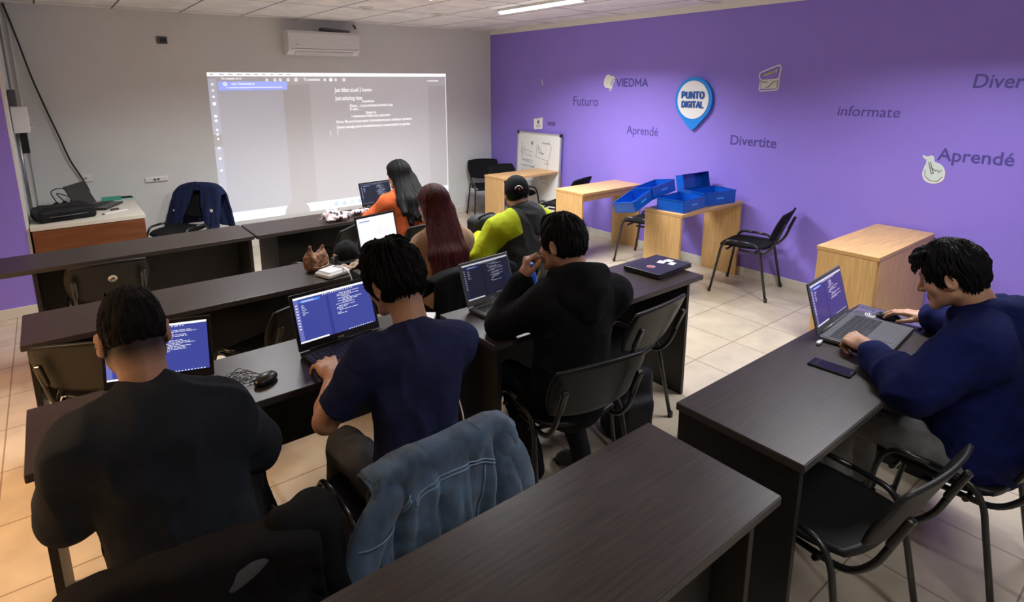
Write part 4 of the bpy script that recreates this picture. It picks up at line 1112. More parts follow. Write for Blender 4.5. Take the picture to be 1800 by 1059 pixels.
for s, x, y, wd, h in (('Just tltlare aLue6 2 heaveo', .468, .865, .162, .030), ('Just esits/tog tises', .468, .805, .118, .030), ('basedisos', .585, .785, .055, .018), ('Nuee .. c.u.p.cverteee.rvtouet esss', .530, .752, .195, .022), ('B ette: ..', .530, .728, .045, .020),
        ('Beate te', .60, .700, .045, .018), ('I mmeeese Nelio tet eeet.eees', .535, .675, .175, .020), ('Eone Be.e:trtouts.eeet ret:eeteeettoes toituets qeeeew', .468, .638, .35, .020), ('Fateet tetottg eotte enetesettetetg te eoeeettettet te geeets,', .468, .598, .340, .020),
        ('{', .468, .565, .004, .03), ('{', .438, .555, .004, .03), ('Te tteteo tt tt', .045, .955, .07, .014), ('auet: Tteeeeeeetet te', .08, .921, .08, .015), ('e eeteeeteetteetteetteeeteteeeteteeetteetteeeett', .06, .899, .20, .010), ('Te eeeeeteet', .345, .946, .065, .020), ('e etteeeeeeet', .90, .938, .06, .012)):
    text_mesh('text_line', s, h * PH / .7, mtx, MP @ Matrix.Translation((x * PW, y * PH, .0013)), bg, .0002, .0005, width=wd * PW)
for i in range(10): pr([(.01 + .03 * i, .984, .02 + .03 * i + .01 * r.random(), .992)], .0012, 'title_mark', (.45, .5, .6), .6, bg)

# ================================================================== jackets over chair backs
def drape(name, label, ch, m, half=.29, lf=.20, lb=.48, seed=0, fold=.018, th=.012, top=.83, sag=.05, lfu=None, lbu=None, flare=.06, dx=0., nu=60, nv=70, creases=(), rough_=.004):
    """jacket hung over the back of chair ch (same frame as the chair)"""
    t = thing(name, label, 'jacket', ch.location, ch.rotation_euler[2])
    def ridge(u): return top - sag * abs(u) ** 4
    def fn(u, v, off=0.):
        a = lfu(u) if lfu else lf; b = lbu(u) if lbu else lb
        s = (v + 1) / 2 * (a + b) - a          # <0 in front, >0 behind
        x0 = u * half + dx * abs(s)
        d = abs(s); rt = .028
        k = math.sin(min(d / rt, 1) * PI / 2)
        z = ridge(u) + .012 * (1 - k) - max(d - rt * .45, 0)
        f = fold * min(d / .22, 1.3) * (math.sin(u * 6.3 + seed + d * 2) * .6 + math.sin(u * 13 + seed * 2.3 - d * 5) * .35 + .3 * math.sin(u * 21 + d * 9 + seed))
        for cu, cw, ca in creases: f += ca * math.exp(-((u - cu) / cw) ** 2) * min(max(d - .03, 0) / .12, 1)
        nz = float(vnoise(np.array([[u * 3.1 + seed * 5, d * 14 + seed, (s > 0) * 7.]]))[0]) * 2 + float(vnoise(np.array([[u * 8 + seed * 3, d * 34 + seed, 3.]]))[0]) * .9
        bow = .030 * (1 - u * u)
        if s > 0: y = -.352 - bow - .020 * k - .035 * d - f * .8 - fold * .5 - .012 + rough_ * nz
        else: y = -.338 - bow + .016 * k + .34 * max(d - .02, 0) + abs(f) * .5 + .014 + rough_ * abs(nz)
        x = x0 * (1 + flare * d / .5) + .25 * f
        return (x, y, z + off)
    b_ = obj('body', sheet(fn, nu, nv, th), m, t, smooth=True)
    return t, fn, b_
M_DENIM = cloth('washed_denim', (.070, .125, .205), var=.45, vscale=(9, 9, 5), rough=.85, bump=.3, bscale=(600, 600, 600), sheen=.25)
M_STITCH = cloth('denim_stitching', (.22, .31, .42))
t, fn, b_ = drape('denim_jacket', 'washed blue denim jacket over the chair of the navy t-shirt person', CH['tee'], M_DENIM, half=.265, lf=.17, lb=.56, lfu=lambda u: .17 - .145 * abs(u) ** 5, seed=1.2, fold=.014, th=.012, top=.835, sag=.045, creases=((.62, .05, -.05), (.50, .06, .024), (-.72, .05, -.035), (-.60, .06, .018), (-.30, .05, .014), (-.22, .04, -.014), (.12, .05, .012), (.20, .04, -.012)), rough_=.011)
def vs_(d, a=.17, b=.56): return (d + a) / (a + b) * 2 - 1
def seam(pts, rr_=.003):
    bm = bmesh.new()
    for o_ in (-.006, .006):
        P = []
        for (u, d) in pts:
            a_ = .17 - .145 * abs(u) ** 5; p = Vector(fn(u, (d + o_ + a_) / (a_ + .56) * 2 - 1)); P.append(p + Vector((0, -.0085, 0)))
        tube(bm, P, rr_, 6)
    obj('seam', bm, M_STITCH, b_)
seam([(u, .125 - .035 * (1 - (u / .6) ** 2)) for u in np.linspace(-.58, .60, 30)])
seam([(.42 - .16 * k, .13 + .36 * k) for k in np.linspace(0, 1, 24)])
seam([(-.62 - .2 * k, .10 + .06 * math.sin(k * 2.4)) for k in np.linspace(0, 1, 16)])
for s, pth in ((-1, [(-.225, -.39, .735), (-.295, -.405, .62), (-.345, -.41, .47), (-.365, -.40, .32)]), (1, [(.215, -.37, .745), (.275, -.37, .63), (.315, -.365, .48), (.335, -.36, .34)])):
    S = SDF(); pp = smooth_path(pth, 4)
    for a, c in zip(pp, pp[1:]): S.cap(a, c, .062 if s < 0 else .058, k=.02)
    v, F = S.mesh(.009); v[:, 1] = -.395 + (v[:, 1] + .395) * .62
    v = relax(v, F, 1); n = vnormals(v, F); v = v + n * (.012 * vnoise(v * np.array((14, 14, 9)) + s * 5) * 2 + .003 * vnoise(v * 40))[:, None]
    sl = arr_obj('sleeve', v, F, M_DENIM, t)
    if s > 0: continue
    bm = bmesh.new(); c = Vector(pp[3]); tube(bm, [c + Vector((.066 * math.cos(a), .046 * math.sin(a), .01 * math.cos(a))) for a in np.linspace(0, 2 * PI, 24)], .0026, 6); obj('seam', bm, M_STITCH, sl)
M_BLKJ = cloth('black_jacket_cloth', (.008, .008, .009), rough=.8)
t, fn, b_ = drape('black_jacket', 'black jacket slung over the chair of the charcoal sweater person', CH['grey_sweater'], M_BLKJ, half=.285, lf=.20, lb=.42, seed=3.1, fold=.026, th=.022, top=.805, sag=.05, flare=.10, rough_=.016)
S = SDF(); S.cap((.20, -.36, .80), (.30, -.33, .76), .05, .06, k=.05); S.cap((.30, -.33, .76), (.34, -.35, .52), .06, .05, k=.04)
v, F = S.mesh(.010); v = relax(v, F, 1); n = vnormals(v, F); v = v + n * (.016 * vnoise(v * 11) * 2)[:, None]; arr_obj('sleeve', v, F, M_BLKJ, t)
S = SDF(); S.ell((.10, -.432, .755), (.080, .014, .026), np.array(Matrix.Rotation(rad(-28), 3, 'Y')))
v, F = S.mesh(.006); arr_obj('grey_lining', v, F, cloth('grey_lining', (.10, .105, .115)), t)
M_NAVYJ = cloth('navy_jacket_cloth', (.014, .020, .062))
def lfu(u): return .07 + .36 * min(1, max(0, (abs(u) - .16) / .35)) ** .6
t, fn, b_ = drape('navy_jacket', 'dark navy jacket hanging over the padded chair in the back left corner', prof, M_NAVYJ, half=.30, lfu=lfu, lb=.45, seed=.4, fold=.024, th=.020, top=.875, sag=.10, flare=.22, nu=60)
bm = bmesh.new(); p = Vector(fn(-.72, -1 + 2 * .22)); lathe(bm, [(.018, 0), (.018, .004)], (0, 0, 0), 18, Matrix.Rotation(rad(-90), 3, 'X')); bm.transform(Matrix.Translation(p + Vector((0, .018, 0)))); obj('badge', bm, mat('badge_white', (.8, .78, .72), .4), b_)
bm = bmesh.new(); p = Vector(fn(.72, -1 + 2 * .2)); lathe(bm, [(.010, 0), (.010, .004)], (0, 0, 0), 14, Matrix.Rotation(rad(-90), 3, 'X')); bm.transform(Matrix.Translation(p + Vector((0, .016, 0)))); obj('badge', bm, M_WHITEPL, b_)
drape('dark_coat', 'black coat over the chair of the red haired person', CH['red'], M_BLKJ, half=.30, lf=.12, lb=.45, seed=5.5, fold=.026, th=.02, top=.84, sag=.05)
# ================================================================== people
def head_prims(S, c, R, k=1.):
    c = np.asarray(c, float)
    L = lambda x, y, z: c + R @ (np.array((x, y, z)) * k)
    S.ell(L(0, -.012, .036), np.array((.076, .098, .082)) * k, R, .01)
    S.ell(L(0, .030, -.028), np.array((.064, .062, .080)) * k, R, .03)
    for s in (-1, 1):
        S.cap(L(s * .054, .0, -.055), L(s * .022, .072, -.100), .020 * k, .016 * k, .03)
        S.ell(L(s * .040, .058, -.028), np.array((.022, .022, .020)) * k, R, .025)
        S.cap(L(s * .012, .088, .024), L(s * .05, .074, .026), .010 * k, .009 * k, .02)
    S.ell(L(0, .078, -.100), np.array((.024, .018, .017)) * k, R, .025)
    S.cap(L(0, .088, .012), L(0, .112, -.034), .008 * k, .0125 * k, .014)
    for s in (-1, 1):
        S.ell(L(s * .014, .100, -.037), np.array((.009, .011, .008)) * k, R, .008)
        S.ell(L(s * .032, .096, .002), np.array((.019, .014, .012)) * k, R, .016, op=-1)
    S.cap(L(-.018, .087, -.063), L(.018, .087, -.063), .0075 * k, k=.008)
    S.cap(L(-.015, .086, -.074), L(.015, .086, -.074), .0085 * k, k=.008)
    S.cap(L(-.020, .0975, -.0685), L(.020, .0975, -.0685), .0022 * k, k=.003, op=-1)
    for s in (-1, 1):
        Re = R @ np.array(Matrix.Rotation(s * -.55, 3, 'Z')) @ np.array(Matrix.Rotation(-.15, 3, 'X'))
        S.ell(L(s * .083, -.014, -.004), np.array((.010, .021, .034)) * k, Re, .008)
        S.ell(L(s * .094, -.009, -.002), np.array((.008, .012, .021)) * k, Re, .006, op=-1)
        S.ell(L(s * .079, -.004, -.030), np.array((.007, .009, .010)) * k, Re, .006)
def head_attrs(v, c, R, k, sides=0., fade=(0, 0)):
    q = (v - c) @ R / k
    x, y, z = q.T
    brow = np.clip(1 - np.abs((z - .030 + .25 * (np.abs(x) - .03) ** 2 * 40 * .1) / .006), 0, 1) * (np.abs(x) > .010) * (np.abs(x) < .052) * (y > .05)
    lip = np.clip(1 - np.abs((z + .0685) / .013), 0, 1) * (np.abs(x) < .024) * (y > .075)
    stub = np.clip(brow * 2, 0, 1)
    if sides:
        # close cropped sides and back, fading out towards the nape
        lo, hi = fade
        f = np.clip((z - lo) / (hi - lo), 0, 1) * (y < .045 + z * .2) * (np.sqrt(x ** 2 + y ** 2) < .125)
        ear = (np.abs(x) > .0765) & (np.abs(y + .012) < .03) & (np.abs(z + .002) < .045)
        f = f * ~ear
        stub = np.maximum(stub, f * sides)
    return dict(stubble=stub, lip=np.clip(lip * 1.5, 0, 1))
def face_parts(c, R, k, parent, origin):
    for s in (-1, 1):
        p = np.asarray(c) + R @ (np.array((s * .032, .0725, .001)) * k)
        bm = bmesh.new(); bmesh.ops.create_uvsphere(bm, u_segments=14, v_segments=10, radius=.0118 * k)
        bm.transform(Matrix.Translation(Vector(p - np.asarray(origin)))); e = obj('eye', bm, M_EYE, parent, True)
        p2 = np.asarray(c) + R @ (np.array((s * .032, .0798, .000)) * k)
        bm = bmesh.new(); bmesh.ops.create_uvsphere(bm, u_segments=12, v_segments=8, radius=.0062 * k)
        bm.transform(Matrix.Translation(Vector(p2 - np.asarray(origin)))); obj('iris', bm, M_IRIS, e, True)
def hand_prims(S, w, R, side, curls, thumb=(.62, .70, -.35), tcurl=.5, spread=.06, k=1.):
    """w wrist, R columns: x towards the fingers, y towards the thumb of a right hand seen from the back(mirrored by side), z out of the back"""
    w = np.asarray(w, float)
    L = lambda x, y, z: w + R @ (np.array((x, y * side, z)) * k)
    S.cap(L(-.02, 0, 0), L(.03, .0, 0), .024 * k, .026 * k, k=.02)
    ys = (.030, .010, -.010, -.029); ln = ((.045, .026, .021), (.050, .030, .022), (.046, .028, .021), (.036, .021, .019)); xs = (.088, .092, .088, .080)
    for i in range(4):
        S.cap(L(.02, ys[i] * .7, -.002), L(xs[i], ys[i], 0), .0135 * k, .0115 * k, k=.012)
        p = np.array((xs[i], ys[i], 0.)); a = 0.; b = spread * (1.5 - i) * .8
        rr_ = .0098
        for j in range(3):
            a += curls[i][j]
            d = np.array((math.cos(a) * math.cos(b), math.sin(b), -math.sin(a)))
            q = p + d * ln[i][j]
            S.cap(L(*p), L(*q), rr_ * k, (rr_ - .0010) * k, k=.003 if j else .008)
            p = q; rr_ -= .0011
    S.ell(L(.05, 0, -.004), np.array((.04, .036, .013)) * k, R, .012)
    S.ell(L(.035, .022, -.012), np.array((.026, .016, .014)) * k, R, .012)
    t = np.array(thumb, float); t /= np.linalg.norm(t)
    p = np.array((.028, .026, -.008)); q = p + t * .040
    S.cap(L(*p), L(*q), .0135 * k, .0112 * k, k=.012)
    t2 = t + tcurl * np.array((.9, -.55, -.1)); t2 /= np.linalg.norm(t2)
    r1 = q + t2 * .032; S.cap(L(*q), L(*r1), .0108 * k, .0098 * k, k=.004)
    t3 = t2 + tcurl * np.array((.5, -.6, -.2)); t3 /= np.linalg.norm(t3)
    S.cap(L(*r1), L(*(r1 + t3 * .024)), .0098 * k, .0082 * k, k=.004)
def hframe(fwd, up):
    x = np.asarray(fwd, float); x /= np.linalg.norm(x)
    z = np.asarray(up, float); z = z - x * (z @ x); z /= np.linalg.norm(z)
    return np.stack([x, np.cross(z, x), z], 1)
RELAX = [(.35, .35, .25), (.38, .38, .28), (.42, .4, .3), (.45, .42, .3)]
FIST = [(1.25, 1.5, .9), (1.3, 1.5, .9), (1.3, 1.5, .9), (1.3, 1.45, .9)]
TYPE = [(.45, .75, .35), (.40, .75, .35), (.42, .75, .35), (.45, .7, .35)]

def torso_frame(J):
    up = J['nb'] - J['pel']; Lh = np.linalg.norm(up); up = up / Lh
    r = J['sh'][1] - J['sh'][0]; r = r - up * (r @ up); r /= np.linalg.norm(r)
    return up, Lh, r, np.cross(up, r)
def torso_prims(S, J, o=0., wide=1., belly=1.):
    up, Lh, r, f = torso_frame(J); R = np.stack([r, f, up], 1); P = J['pel']
    S.ell(P + up * Lh * .02, ((.165 + o) * wide, .125 + o, .13 + o), R, .05)
    S.ell(P + up * Lh * .30 + f * .005, ((.145 + o) * wide * belly, (.112 + o) * belly, .21 + o), R, .06)
    S.ell(P + up * Lh * .66 + f * .0, ((.165 + o) * wide, .115 + o, .21 + o), R, .06)
    S.ell(P + up * Lh * .84 - f * .03, ((.155 + o) * wide, .080 + o, .12 + o), R, .06)
    for s in (0, 1):
        S.cap(J['nb'] - up * .055 - f * .008, J['sh'][s], .055 + o, .062 + o, .06)
        S.cap(J['nb'] - up * .005 - f * .012, J['sh'][s] * .5 + J['nb'] * .5 - up * .03 - f * .01, .040 + o, .040 + o, .05)
def leg_prims(S, J, o=0.):
    for s in (0, 1):
        S.cap(J['hip'][s], J['knee'][s], .088 + o, .062 + o, .04)
        S.cap(J['knee'][s], J['ank'][s], .060 + o, .046 + o, .02)
def person(label, J, skin_h=.0045, head_k=1., hands=None, attrs=None, arm_r=1.):
    """root Empty with one continuous body mesh; returns root, origin"""
    org = np.array((J['pel'][0], J['pel'][1], 0.))
    t = thing('person', label, 'person', tuple(org), 0, 'people seated at the desks')
    S = SDF()
    head_prims(S, J['hc'], J['hR'], head_k)
    L = lambda x, y, z: J['hc'] + J['hR'] @ (np.array((x, y, z)) * head_k)
    up, Lh, r, f = torso_frame(J)
    S.cap(L(0, -.030, -.045), J['nb'] - up * .02, .052 * head_k, .058, .035)
    S.cap(L(0, -.05, .0), J['nb'] - up * .03 - f * .02, .045 * head_k, .050, .04)
    torso_prims(S, J, -.022)
    for s in (0, 1):
        S.cap(J['sh'][s], J['el'][s], .047 * arm_r, .040 * arm_r, .04)
        m = J['el'][s] * .72 + J['wr'][s] * .28
        S.cap(J['el'][s], m, .039 * arm_r, .041 * arm_r, .02)
        S.cap(m, J['wr'][s], .041 * arm_r, .026, .02)
        if hands and hands[s]:
            hd = hands[s]
            hand_prims(S, J['wr'][s], hd['R'], 1 if s == 1 else -1, hd.get('c', RELAX), hd.get('t', (.62, .70, -.35)), hd.get('tc', .5), hd.get('sp', .06), hd.get('k', 1.))
    v, F = S.mesh(skin_h); v = relax(v, F, 1, .35)
    at = head_attrs(v, J['hc'], J['hR'], head_k, **(attrs or {}))
    b = arr_obj('body', v, F, M_SKIN, t, org, attrs=at)
    face_parts(J['hc'], J['hR'], head_k, t, org)
    return t, org
def hair_short(J, k, t, org, top=.022, side=.012, low=-.02, front=.055, seed=0, amp=.007, m=None, h=.0036, back_low=None, tuft=None, name='hair', fr=30):
    """hair following the skull: thicker on top; lower edge at local z = low (sides) / back_low (nape)"""
    c, R = J['hc'], J['hR']; L = lambda x, y, z: c + R @ (np.array((x, y, z)) * k)
    S = SDF()
    S.ell(L(0, -.014, .038), np.array((.078 + side, .100 + side * 1.1, .084 + top)) * k, R, .01)
    S.ell(L(0, -.035, .005), np.array((.074 + side * .8, .080 + side, .085)) * k, R, .02)
    if tuft: 
        for (x, y, z, q) in tuft: S.ell(L(x, y, z), q * k, R, .02)
    bl = low if back_low is None else back_low
    # cut below a plane sloping from the fringe to the nape, and the face
    S.box(L(0, .16 + front, -.03), np.array((.2, .155, .105)) * k, R, .01, .012, op=-1)
    S.box(L(0, .04, low - .1), np.array((.2, .075, .1)) * k, R, .01, .010, op=-1)
    S.box(L(0, -.12, bl - .1), np.array((.2, .125, .1)) * k, R, .01, .012, op=-1)
    for s in (-1, 1): S.ell(L(s * .088, -.008, -.008), np.array((.026, .026, .036)) * k, R, .012, op=-1)
    v, F = S.mesh(h); v = relax(v, F, 1, .4)
    n = vnormals(v, F); q = (v - c) @ R
    an = np.arctan2(q[:, 0], q[:, 1] + .03); pol = np.arctan2(np.hypot(q[:, 0], q[:, 1] + .03), q[:, 2] + .02)
    U = np.stack([an * fr * .55 / 1.0 + 40, pol * 3 + seed, np.full_like(an, seed * 1.7)], 1)
    d = vnoise(U) * 2 * amp + vnoise(U * 2.7 + 9) * amp * .9 + amp * 1.2 * vnoise(q * 26 + seed)
    v = v + n * d[:, None]
    return arr_obj(name, v, F, m or M_HAIR, t, org)
def hair_locks(J, k, t, org, specs, m=None, name='hair_lock', h=.004):
    """tapering curved locks: each spec is a list of local points plus a root radius"""
    c, R = J['hc'], J['hR']
    bm = bmesh.new()
    for pts, r0 in specs:
        P = smooth_path([Vector(c + R @ (np.array(p) * k) - org) for p in pts], 6)
        n = len(P); tube(bm, P, [r0 * (1 - .85 * (i / (n - 1)) ** 1.5) for i in range(n)], 7, flat=.7)
    o = obj(name, bm, m or M_HAIR, t, True)
    return o
def sleeves(S, J, o, r_sh=.060, r_el=.052, r_wr=.036, end=.96, s_only=(0, 1)):
    for s in s_only:
        S.cap(J['sh'][s], J['el'][s], r_sh + o, r_el + o, .05)
        w_ = J['el'][s] + (J['wr'][s] - J['el'][s]) * end
        S.cap(J['el'][s], w_, r_el + o - .002, r_wr + o, .025)
def cuffs(J, r_, t, org, m, at=.93, ln=.05):
    for s in (0, 1):
        d = J['wr'][s] - J['el'][s]; ll = np.linalg.norm(d); d = d / ll
        S = SDF(); a = J['el'][s] + d * ll * at; S.cone(a - d * ln / 2, a + d * ln / 2, r_ + .002, r_, .0)
        v, F = S.mesh(.0045); v = relax(v, F, 2)
        arr_obj('cuff', v, F, m, t, org)
def collar_ring(J, t, org, m, rx=.068, ry=.066, th=.009, lift=.0, tilt=.35, fwd=.0, name='collar'):
    up, Lh, r, f = torso_frame(J)
    ax = J['hc'] - J['nb']; ax = ax / np.linalg.norm(ax) * .5 + up * .5; ax /= np.linalg.norm(ax)
    R = np.array(Matrix.Rotation(0, 3, 'X')); y = f - ax * (f @ ax); y /= np.linalg.norm(y); x = np.cross(y, ax)
    R = np.stack([x, y, ax], 1) @ np.array(Matrix.Rotation(-tilt, 3, 'X'))
    S = SDF(); S.tor(J['nb'] + up * lift + f * fwd, R, rx, ry, th)
    v, F = S.mesh(.004); v = v + (ax * .35) * 0
    return arr_obj(name, relax(v, F, 1), F, m, t, org)
def shoes(J, t, org, m, sole, yaw=(0, 0), pitch=0.):
    for s in (0, 1):
        a = J['ank'][s]; Ry = np.array(Matrix.Rotation(yaw[s], 3, 'Z') @ Matrix.Rotation(pitch, 3, 'X'))
        fl = lambda x, y, z: np.array((a[0], a[1], 0)) + np.array((0, 0, .002)) + Ry @ np.array((x, y, z)) + np.array((0, 0, (.10 if pitch else 0) * math.sin(-pitch)))
        S = SDF(); S.ell(fl(0, .07, .045), (.046, .125, .045), Ry, .02); S.ell(fl(0, -.01, .065), (.040, .06, .05), Ry, .03); S.box(fl(0, .05, -.05), (.2, .3, .068), Ry, .002, .006, op=-1)
        v, F = S.mesh(.005); v[:, 2] = np.maximum(v[:, 2], .003); sh = arr_obj('shoe', relax(v, F, 1), F, m, t, org)
        S = SDF(); S.cap(fl(0, -.03, .013), fl(0, .02, .013), .042, .042, .03); S.cap(fl(0, .02, .013), fl(0, .15, .013), .042, .040, .03)
        S.box(fl(0, .05, .09), (.2, .3, .066), Ry, .002, .004, op=-1); S.box(fl(0, .05, -.06), (.2, .3, .062), Ry, .002, .003, op=-1)
        v, F = S.mesh(.005); v[:, 2] = np.maximum(v[:, 2], .001); arr_obj('sole', v, F, sole, sh, org)
def trousers(J, t, org, m, seed=0, h=.009):
    S = SDF(); up, Lh, r, f = torso_frame(J)
    S.ell(J['pel'] + np.array((0, 0, -.0)), (.172, .135, .105), np.stack([r, f, up], 1), .05)
    leg_prims(S, J, .006)
    return cloth_obj('trousers', S, h, m, t, org, amp=.008, sc=(10, 10, 10), seed=seed)
def joints(pel, nb, hc, yaw, pitch, roll, sh, el, wr, knee, ank):
    A = lambda p: np.array(p, float)
    return dict(pel=A(pel), nb=A(nb), hc=A(hc), hR=rotm(yaw, pitch, roll), sh=[A(p) for p in sh], el=[A(p) for p in el], wr=[A(p) for p in wr],
                hip=[A(pel) + A(((knee[s][0] - pel[0]) * .35 + (-.08, .08)[s] * .6, .02, .0)) for s in (0, 1)], knee=[A(p) for p in knee], ank=[A(p) for p in ank])

M_JEANS = cloth('grey_jeans', (.070, .078, .092)); M_DARKTR = cloth('black_trousers', (.010, .010, .012)); M_GREYTR = cloth('grey_trousers', (.17, .165, .16))
M_SHOE = mat('black_shoe', (.012, .012, .012), .5); M_SOLE = mat('cream_sole', (.42, .38, .30), .5); M_SOLED = mat('dark_sole', (.02, .02, .02), .6)

# ---- charcoal sweater, front left, from behind
J = joints((.175, 1.745, .50), (.128, 1.835, 1.040), (.118, 1.935, 1.205), rad(2), rad(22), 0,
           [(-.030, 1.815, .965), (.290, 1.80, .945)], [(-.100, 1.885, .745), (.402, 1.90, .745)], [(.02, 2.16, .795), (.31, 2.20, .795)],
           [(.02, 2.12, .53), (.40, 2.10, .53)], [(.02, 2.10, .09), (.50, 2.08, .09)])
ht = hframe((.35, 1, -.05), (0, 0, 1)); h2 = hframe((-.25, 1, -.05), (0, 0, 1))
t, org = person('person in a charcoal sweater seen from behind at the lower left, short faded black hair', J, .0045, 1.04, [dict(R=ht, c=TYPE), dict(R=h2, c=TYPE)], dict(sides=.95, fade=(-.092, -.035)))
M_SW = cloth('charcoal_sweater', (.022, .027, .035))
S = SDF(); torso_prims(S, J, .022, 1.02, 1.12); sleeves(S, J, .012, .072, .070, .050, .88)
cloth_obj('sweater', S, .0075, M_SW, t, org, amp=.019, sc=(7, 7, 5), seed=1)
collar_ring(J, t, org, M_SW, .071, .071, .010, .012, .25)
cuffs(J, .047, t, org, M_SW, .9)
trousers(J, t, org, M_DARKTR, 2); shoes(J, t, org, mat('pale_grey_shoe', (.33, .33, .32), .5), M_SOLED)
hair_short(J, 1.04, t, org, .021, .0025, .026, .052, 1, .005, back_low=-.018)
hair_locks(J, 1.04, t, org, [([(x, .03 - abs(x) * .3, .124), (x * 1.2 + .004, .0, .136), (x * 1.35 + .01, -.03, .133)], .006) for x in np.linspace(-.045, .02, 6)], name='hair_tuft')

# ---- navy t-shirt
J = joints((.905, 1.70, .50), (.972, 1.80, 1.030), (.955, 1.915, 1.20), rad(16), rad(16), rad(-4),
           [(.795, 1.80, .985), (1.148, 1.765, .960)], [(.650, 1.885, .745), (1.205, 1.93, .77)], [(.755, 2.075, .808), (1.05, 2.205, .80)],
           [(.765, 2.02, .53), (1.06, 2.02, .53)], [(.70, 1.99, .09), (1.08, 1.95, .09)])
t, org = person('person in a navy t-shirt seen from behind, typing on the blue screen laptop', J, .0036, 1.06,
    [dict(R=hframe((.10, 1, .16), (-.12, -.2, 1)), c=[(.50, .50, .3), (.45, .52, .3), (.48, .52, .3), (.55, .5, .3)], sp=.20, t=(.75, .6, -.3), k=1.14), dict(R=hframe((-.3, 1, -.05), (0, 0, 1)), c=TYPE)], dict(sides=.6, fade=(-.10, -.03)), arm_r=1.12)
M_TEE = cloth('navy_cotton', (.019, .025, .074))
S = SDF(); torso_prims(S, J, .006, 1.02, 1.0)
for s in (0, 1):
    e = J['sh'][s] + (J['el'][s] - J['sh'][s]) * .78
    S.cap(J['sh'][s], J['sh'][s] * .6 + e * .4, .066, .070, .05)
    S.cone(J['sh'][s] * .7 + e * .3, e, .070, .073, .02)
cloth_obj('t_shirt', S, .0065, M_TEE, t, org, amp=.013, sc=(8, 8, 5), seed=4)
collar_ring(J, t, org, M_TEE, .064, .066, .007, .010, .25)
trousers(J, t, org, M_JEANS, 3); shoes(J, t, org, M_SHOE, M_SOLED)
hair_short(J, 1.06, t, org, .034, .018, -.052, .058, 3, .010, back_low=-.078, tuft=[(0, .06, .115, .035), (-.05, .03, .10, .035), (.05, .02, .105, .035)])
r = random.Random(4); lk = []
for i in range(46):
    a = r.uniform(0, 2 * PI); b = r.uniform(.15, 1.25)
    d0 = np.array((math.sin(b) * math.cos(a) * .082, math.sin(b) * math.sin(a) * .105 - .014, .038 + .108 * math.cos(b)))
    a2 = a + r.uniform(-.4, .4); b2 = b + r.uniform(.25, .5)
    d1 = np.array((math.sin(b2) * math.cos(a2) * .105, math.sin(b2) * math.sin(a2) * .128 - .014, .038 + .128 * math.cos(b2)))
    dm = (d0 + d1) / 2 * 1.07 + np.array((0, 0, .006)); lk.append(([d0, dm, d1], r.uniform(.006, .010)))
hair_locks(J, 1.06, t, org, lk)

# ---- black hoodie, hand at the chin
J = joints((1.75, 1.77, .50), (1.815, 1.80, 1.055), (1.795, 1.885, 1.205), rad(14), rad(10), rad(3),
           [(1.635, 1.825, .955), (1.985, 1.735, .955)], [(1.565, 2.045, .815), (2.075, 1.98, .815)], [(1.682, 2.015, 1.035), (1.86, 2.19, .82)],
           [(1.64, 2.06, .53), (1.93, 2.05, .53)], [(1.62, 1.86, .13), (1.88, 1.80, .12)])
t, org = person('person in a black hoodie seen from behind, one hand raised to the chin', J, .0036, 1.0,
    [dict(R=hframe((.10, -.10, 1), (-.75, .45, .15)), c=[(.75, 1.1, .6), (.95, 1.15, .7), (1.1, 1.2, .7), (1.2, 1.2, .7)], t=(.75, .55, -.5), tc=.4), dict(R=hframe((-.8, .6, -.1), (0, 0, 1)), c=RELAX)], dict(sides=.75, fade=(-.075, -.02)))
M_HOOD = cloth('black_fleece', (.0062, .0062, .0072), spec=.15)
S = SDF(); torso_prims(S, J, .020, 1.03, 1.08); sleeves(S, J, .008, .070, .062, .046, .84)
cloth_obj('hoodie', S, .0075, M_HOOD, t, org, amp=.018, sc=(7, 7, 6), seed=7)
def hood(J, t, org, m, seed=0, size=1., split=None, drop=.0):
    up, Lh, r, f = torso_frame(J); R = np.stack([r, f, up], 1); nb = J['nb']
    S = SDF()
    S.tor(nb + up * .022 - f * .008, R @ np.array(Matrix.Rotation(-.35, 3, 'X')), .082 * size, .080 * size, .030 * size)
    S.ell(nb - f * .085 - up * (.055 + drop), np.array((.125, .055, .10)) * size, R @ np.array(Matrix.Rotation(-.25, 3, 'X')), .05)
    S.cap(nb - f * .10 - up * (.02), nb - f * .125 - up * (.135 + drop), .06 * size, .035 * size, .05)
    S.cap(nb + up * .02 - f * .0, nb + up * .30 + f * .10, .058, .085, .02, op=-1)
    return cloth_obj('hood', S, .006, m, t, org, amp=.010, sc=(9, 9, 7), seed=seed, split=split)
hood(J, t, org, M_HOOD, 3, 1.22)
cuffs(J, .042, t, org, M_HOOD, .87)
trousers(J, t, org, M_DARKTR, 5); shoes(J, t, org, M_SHOE, M_SOLE, (rad(-12), rad(-5)), rad(-28))
hair_short(J, 1.0, t, org, .026, .014, -.048, .060, 6, .007, back_low=-.070, tuft=[(0, .055, .10, .034)])

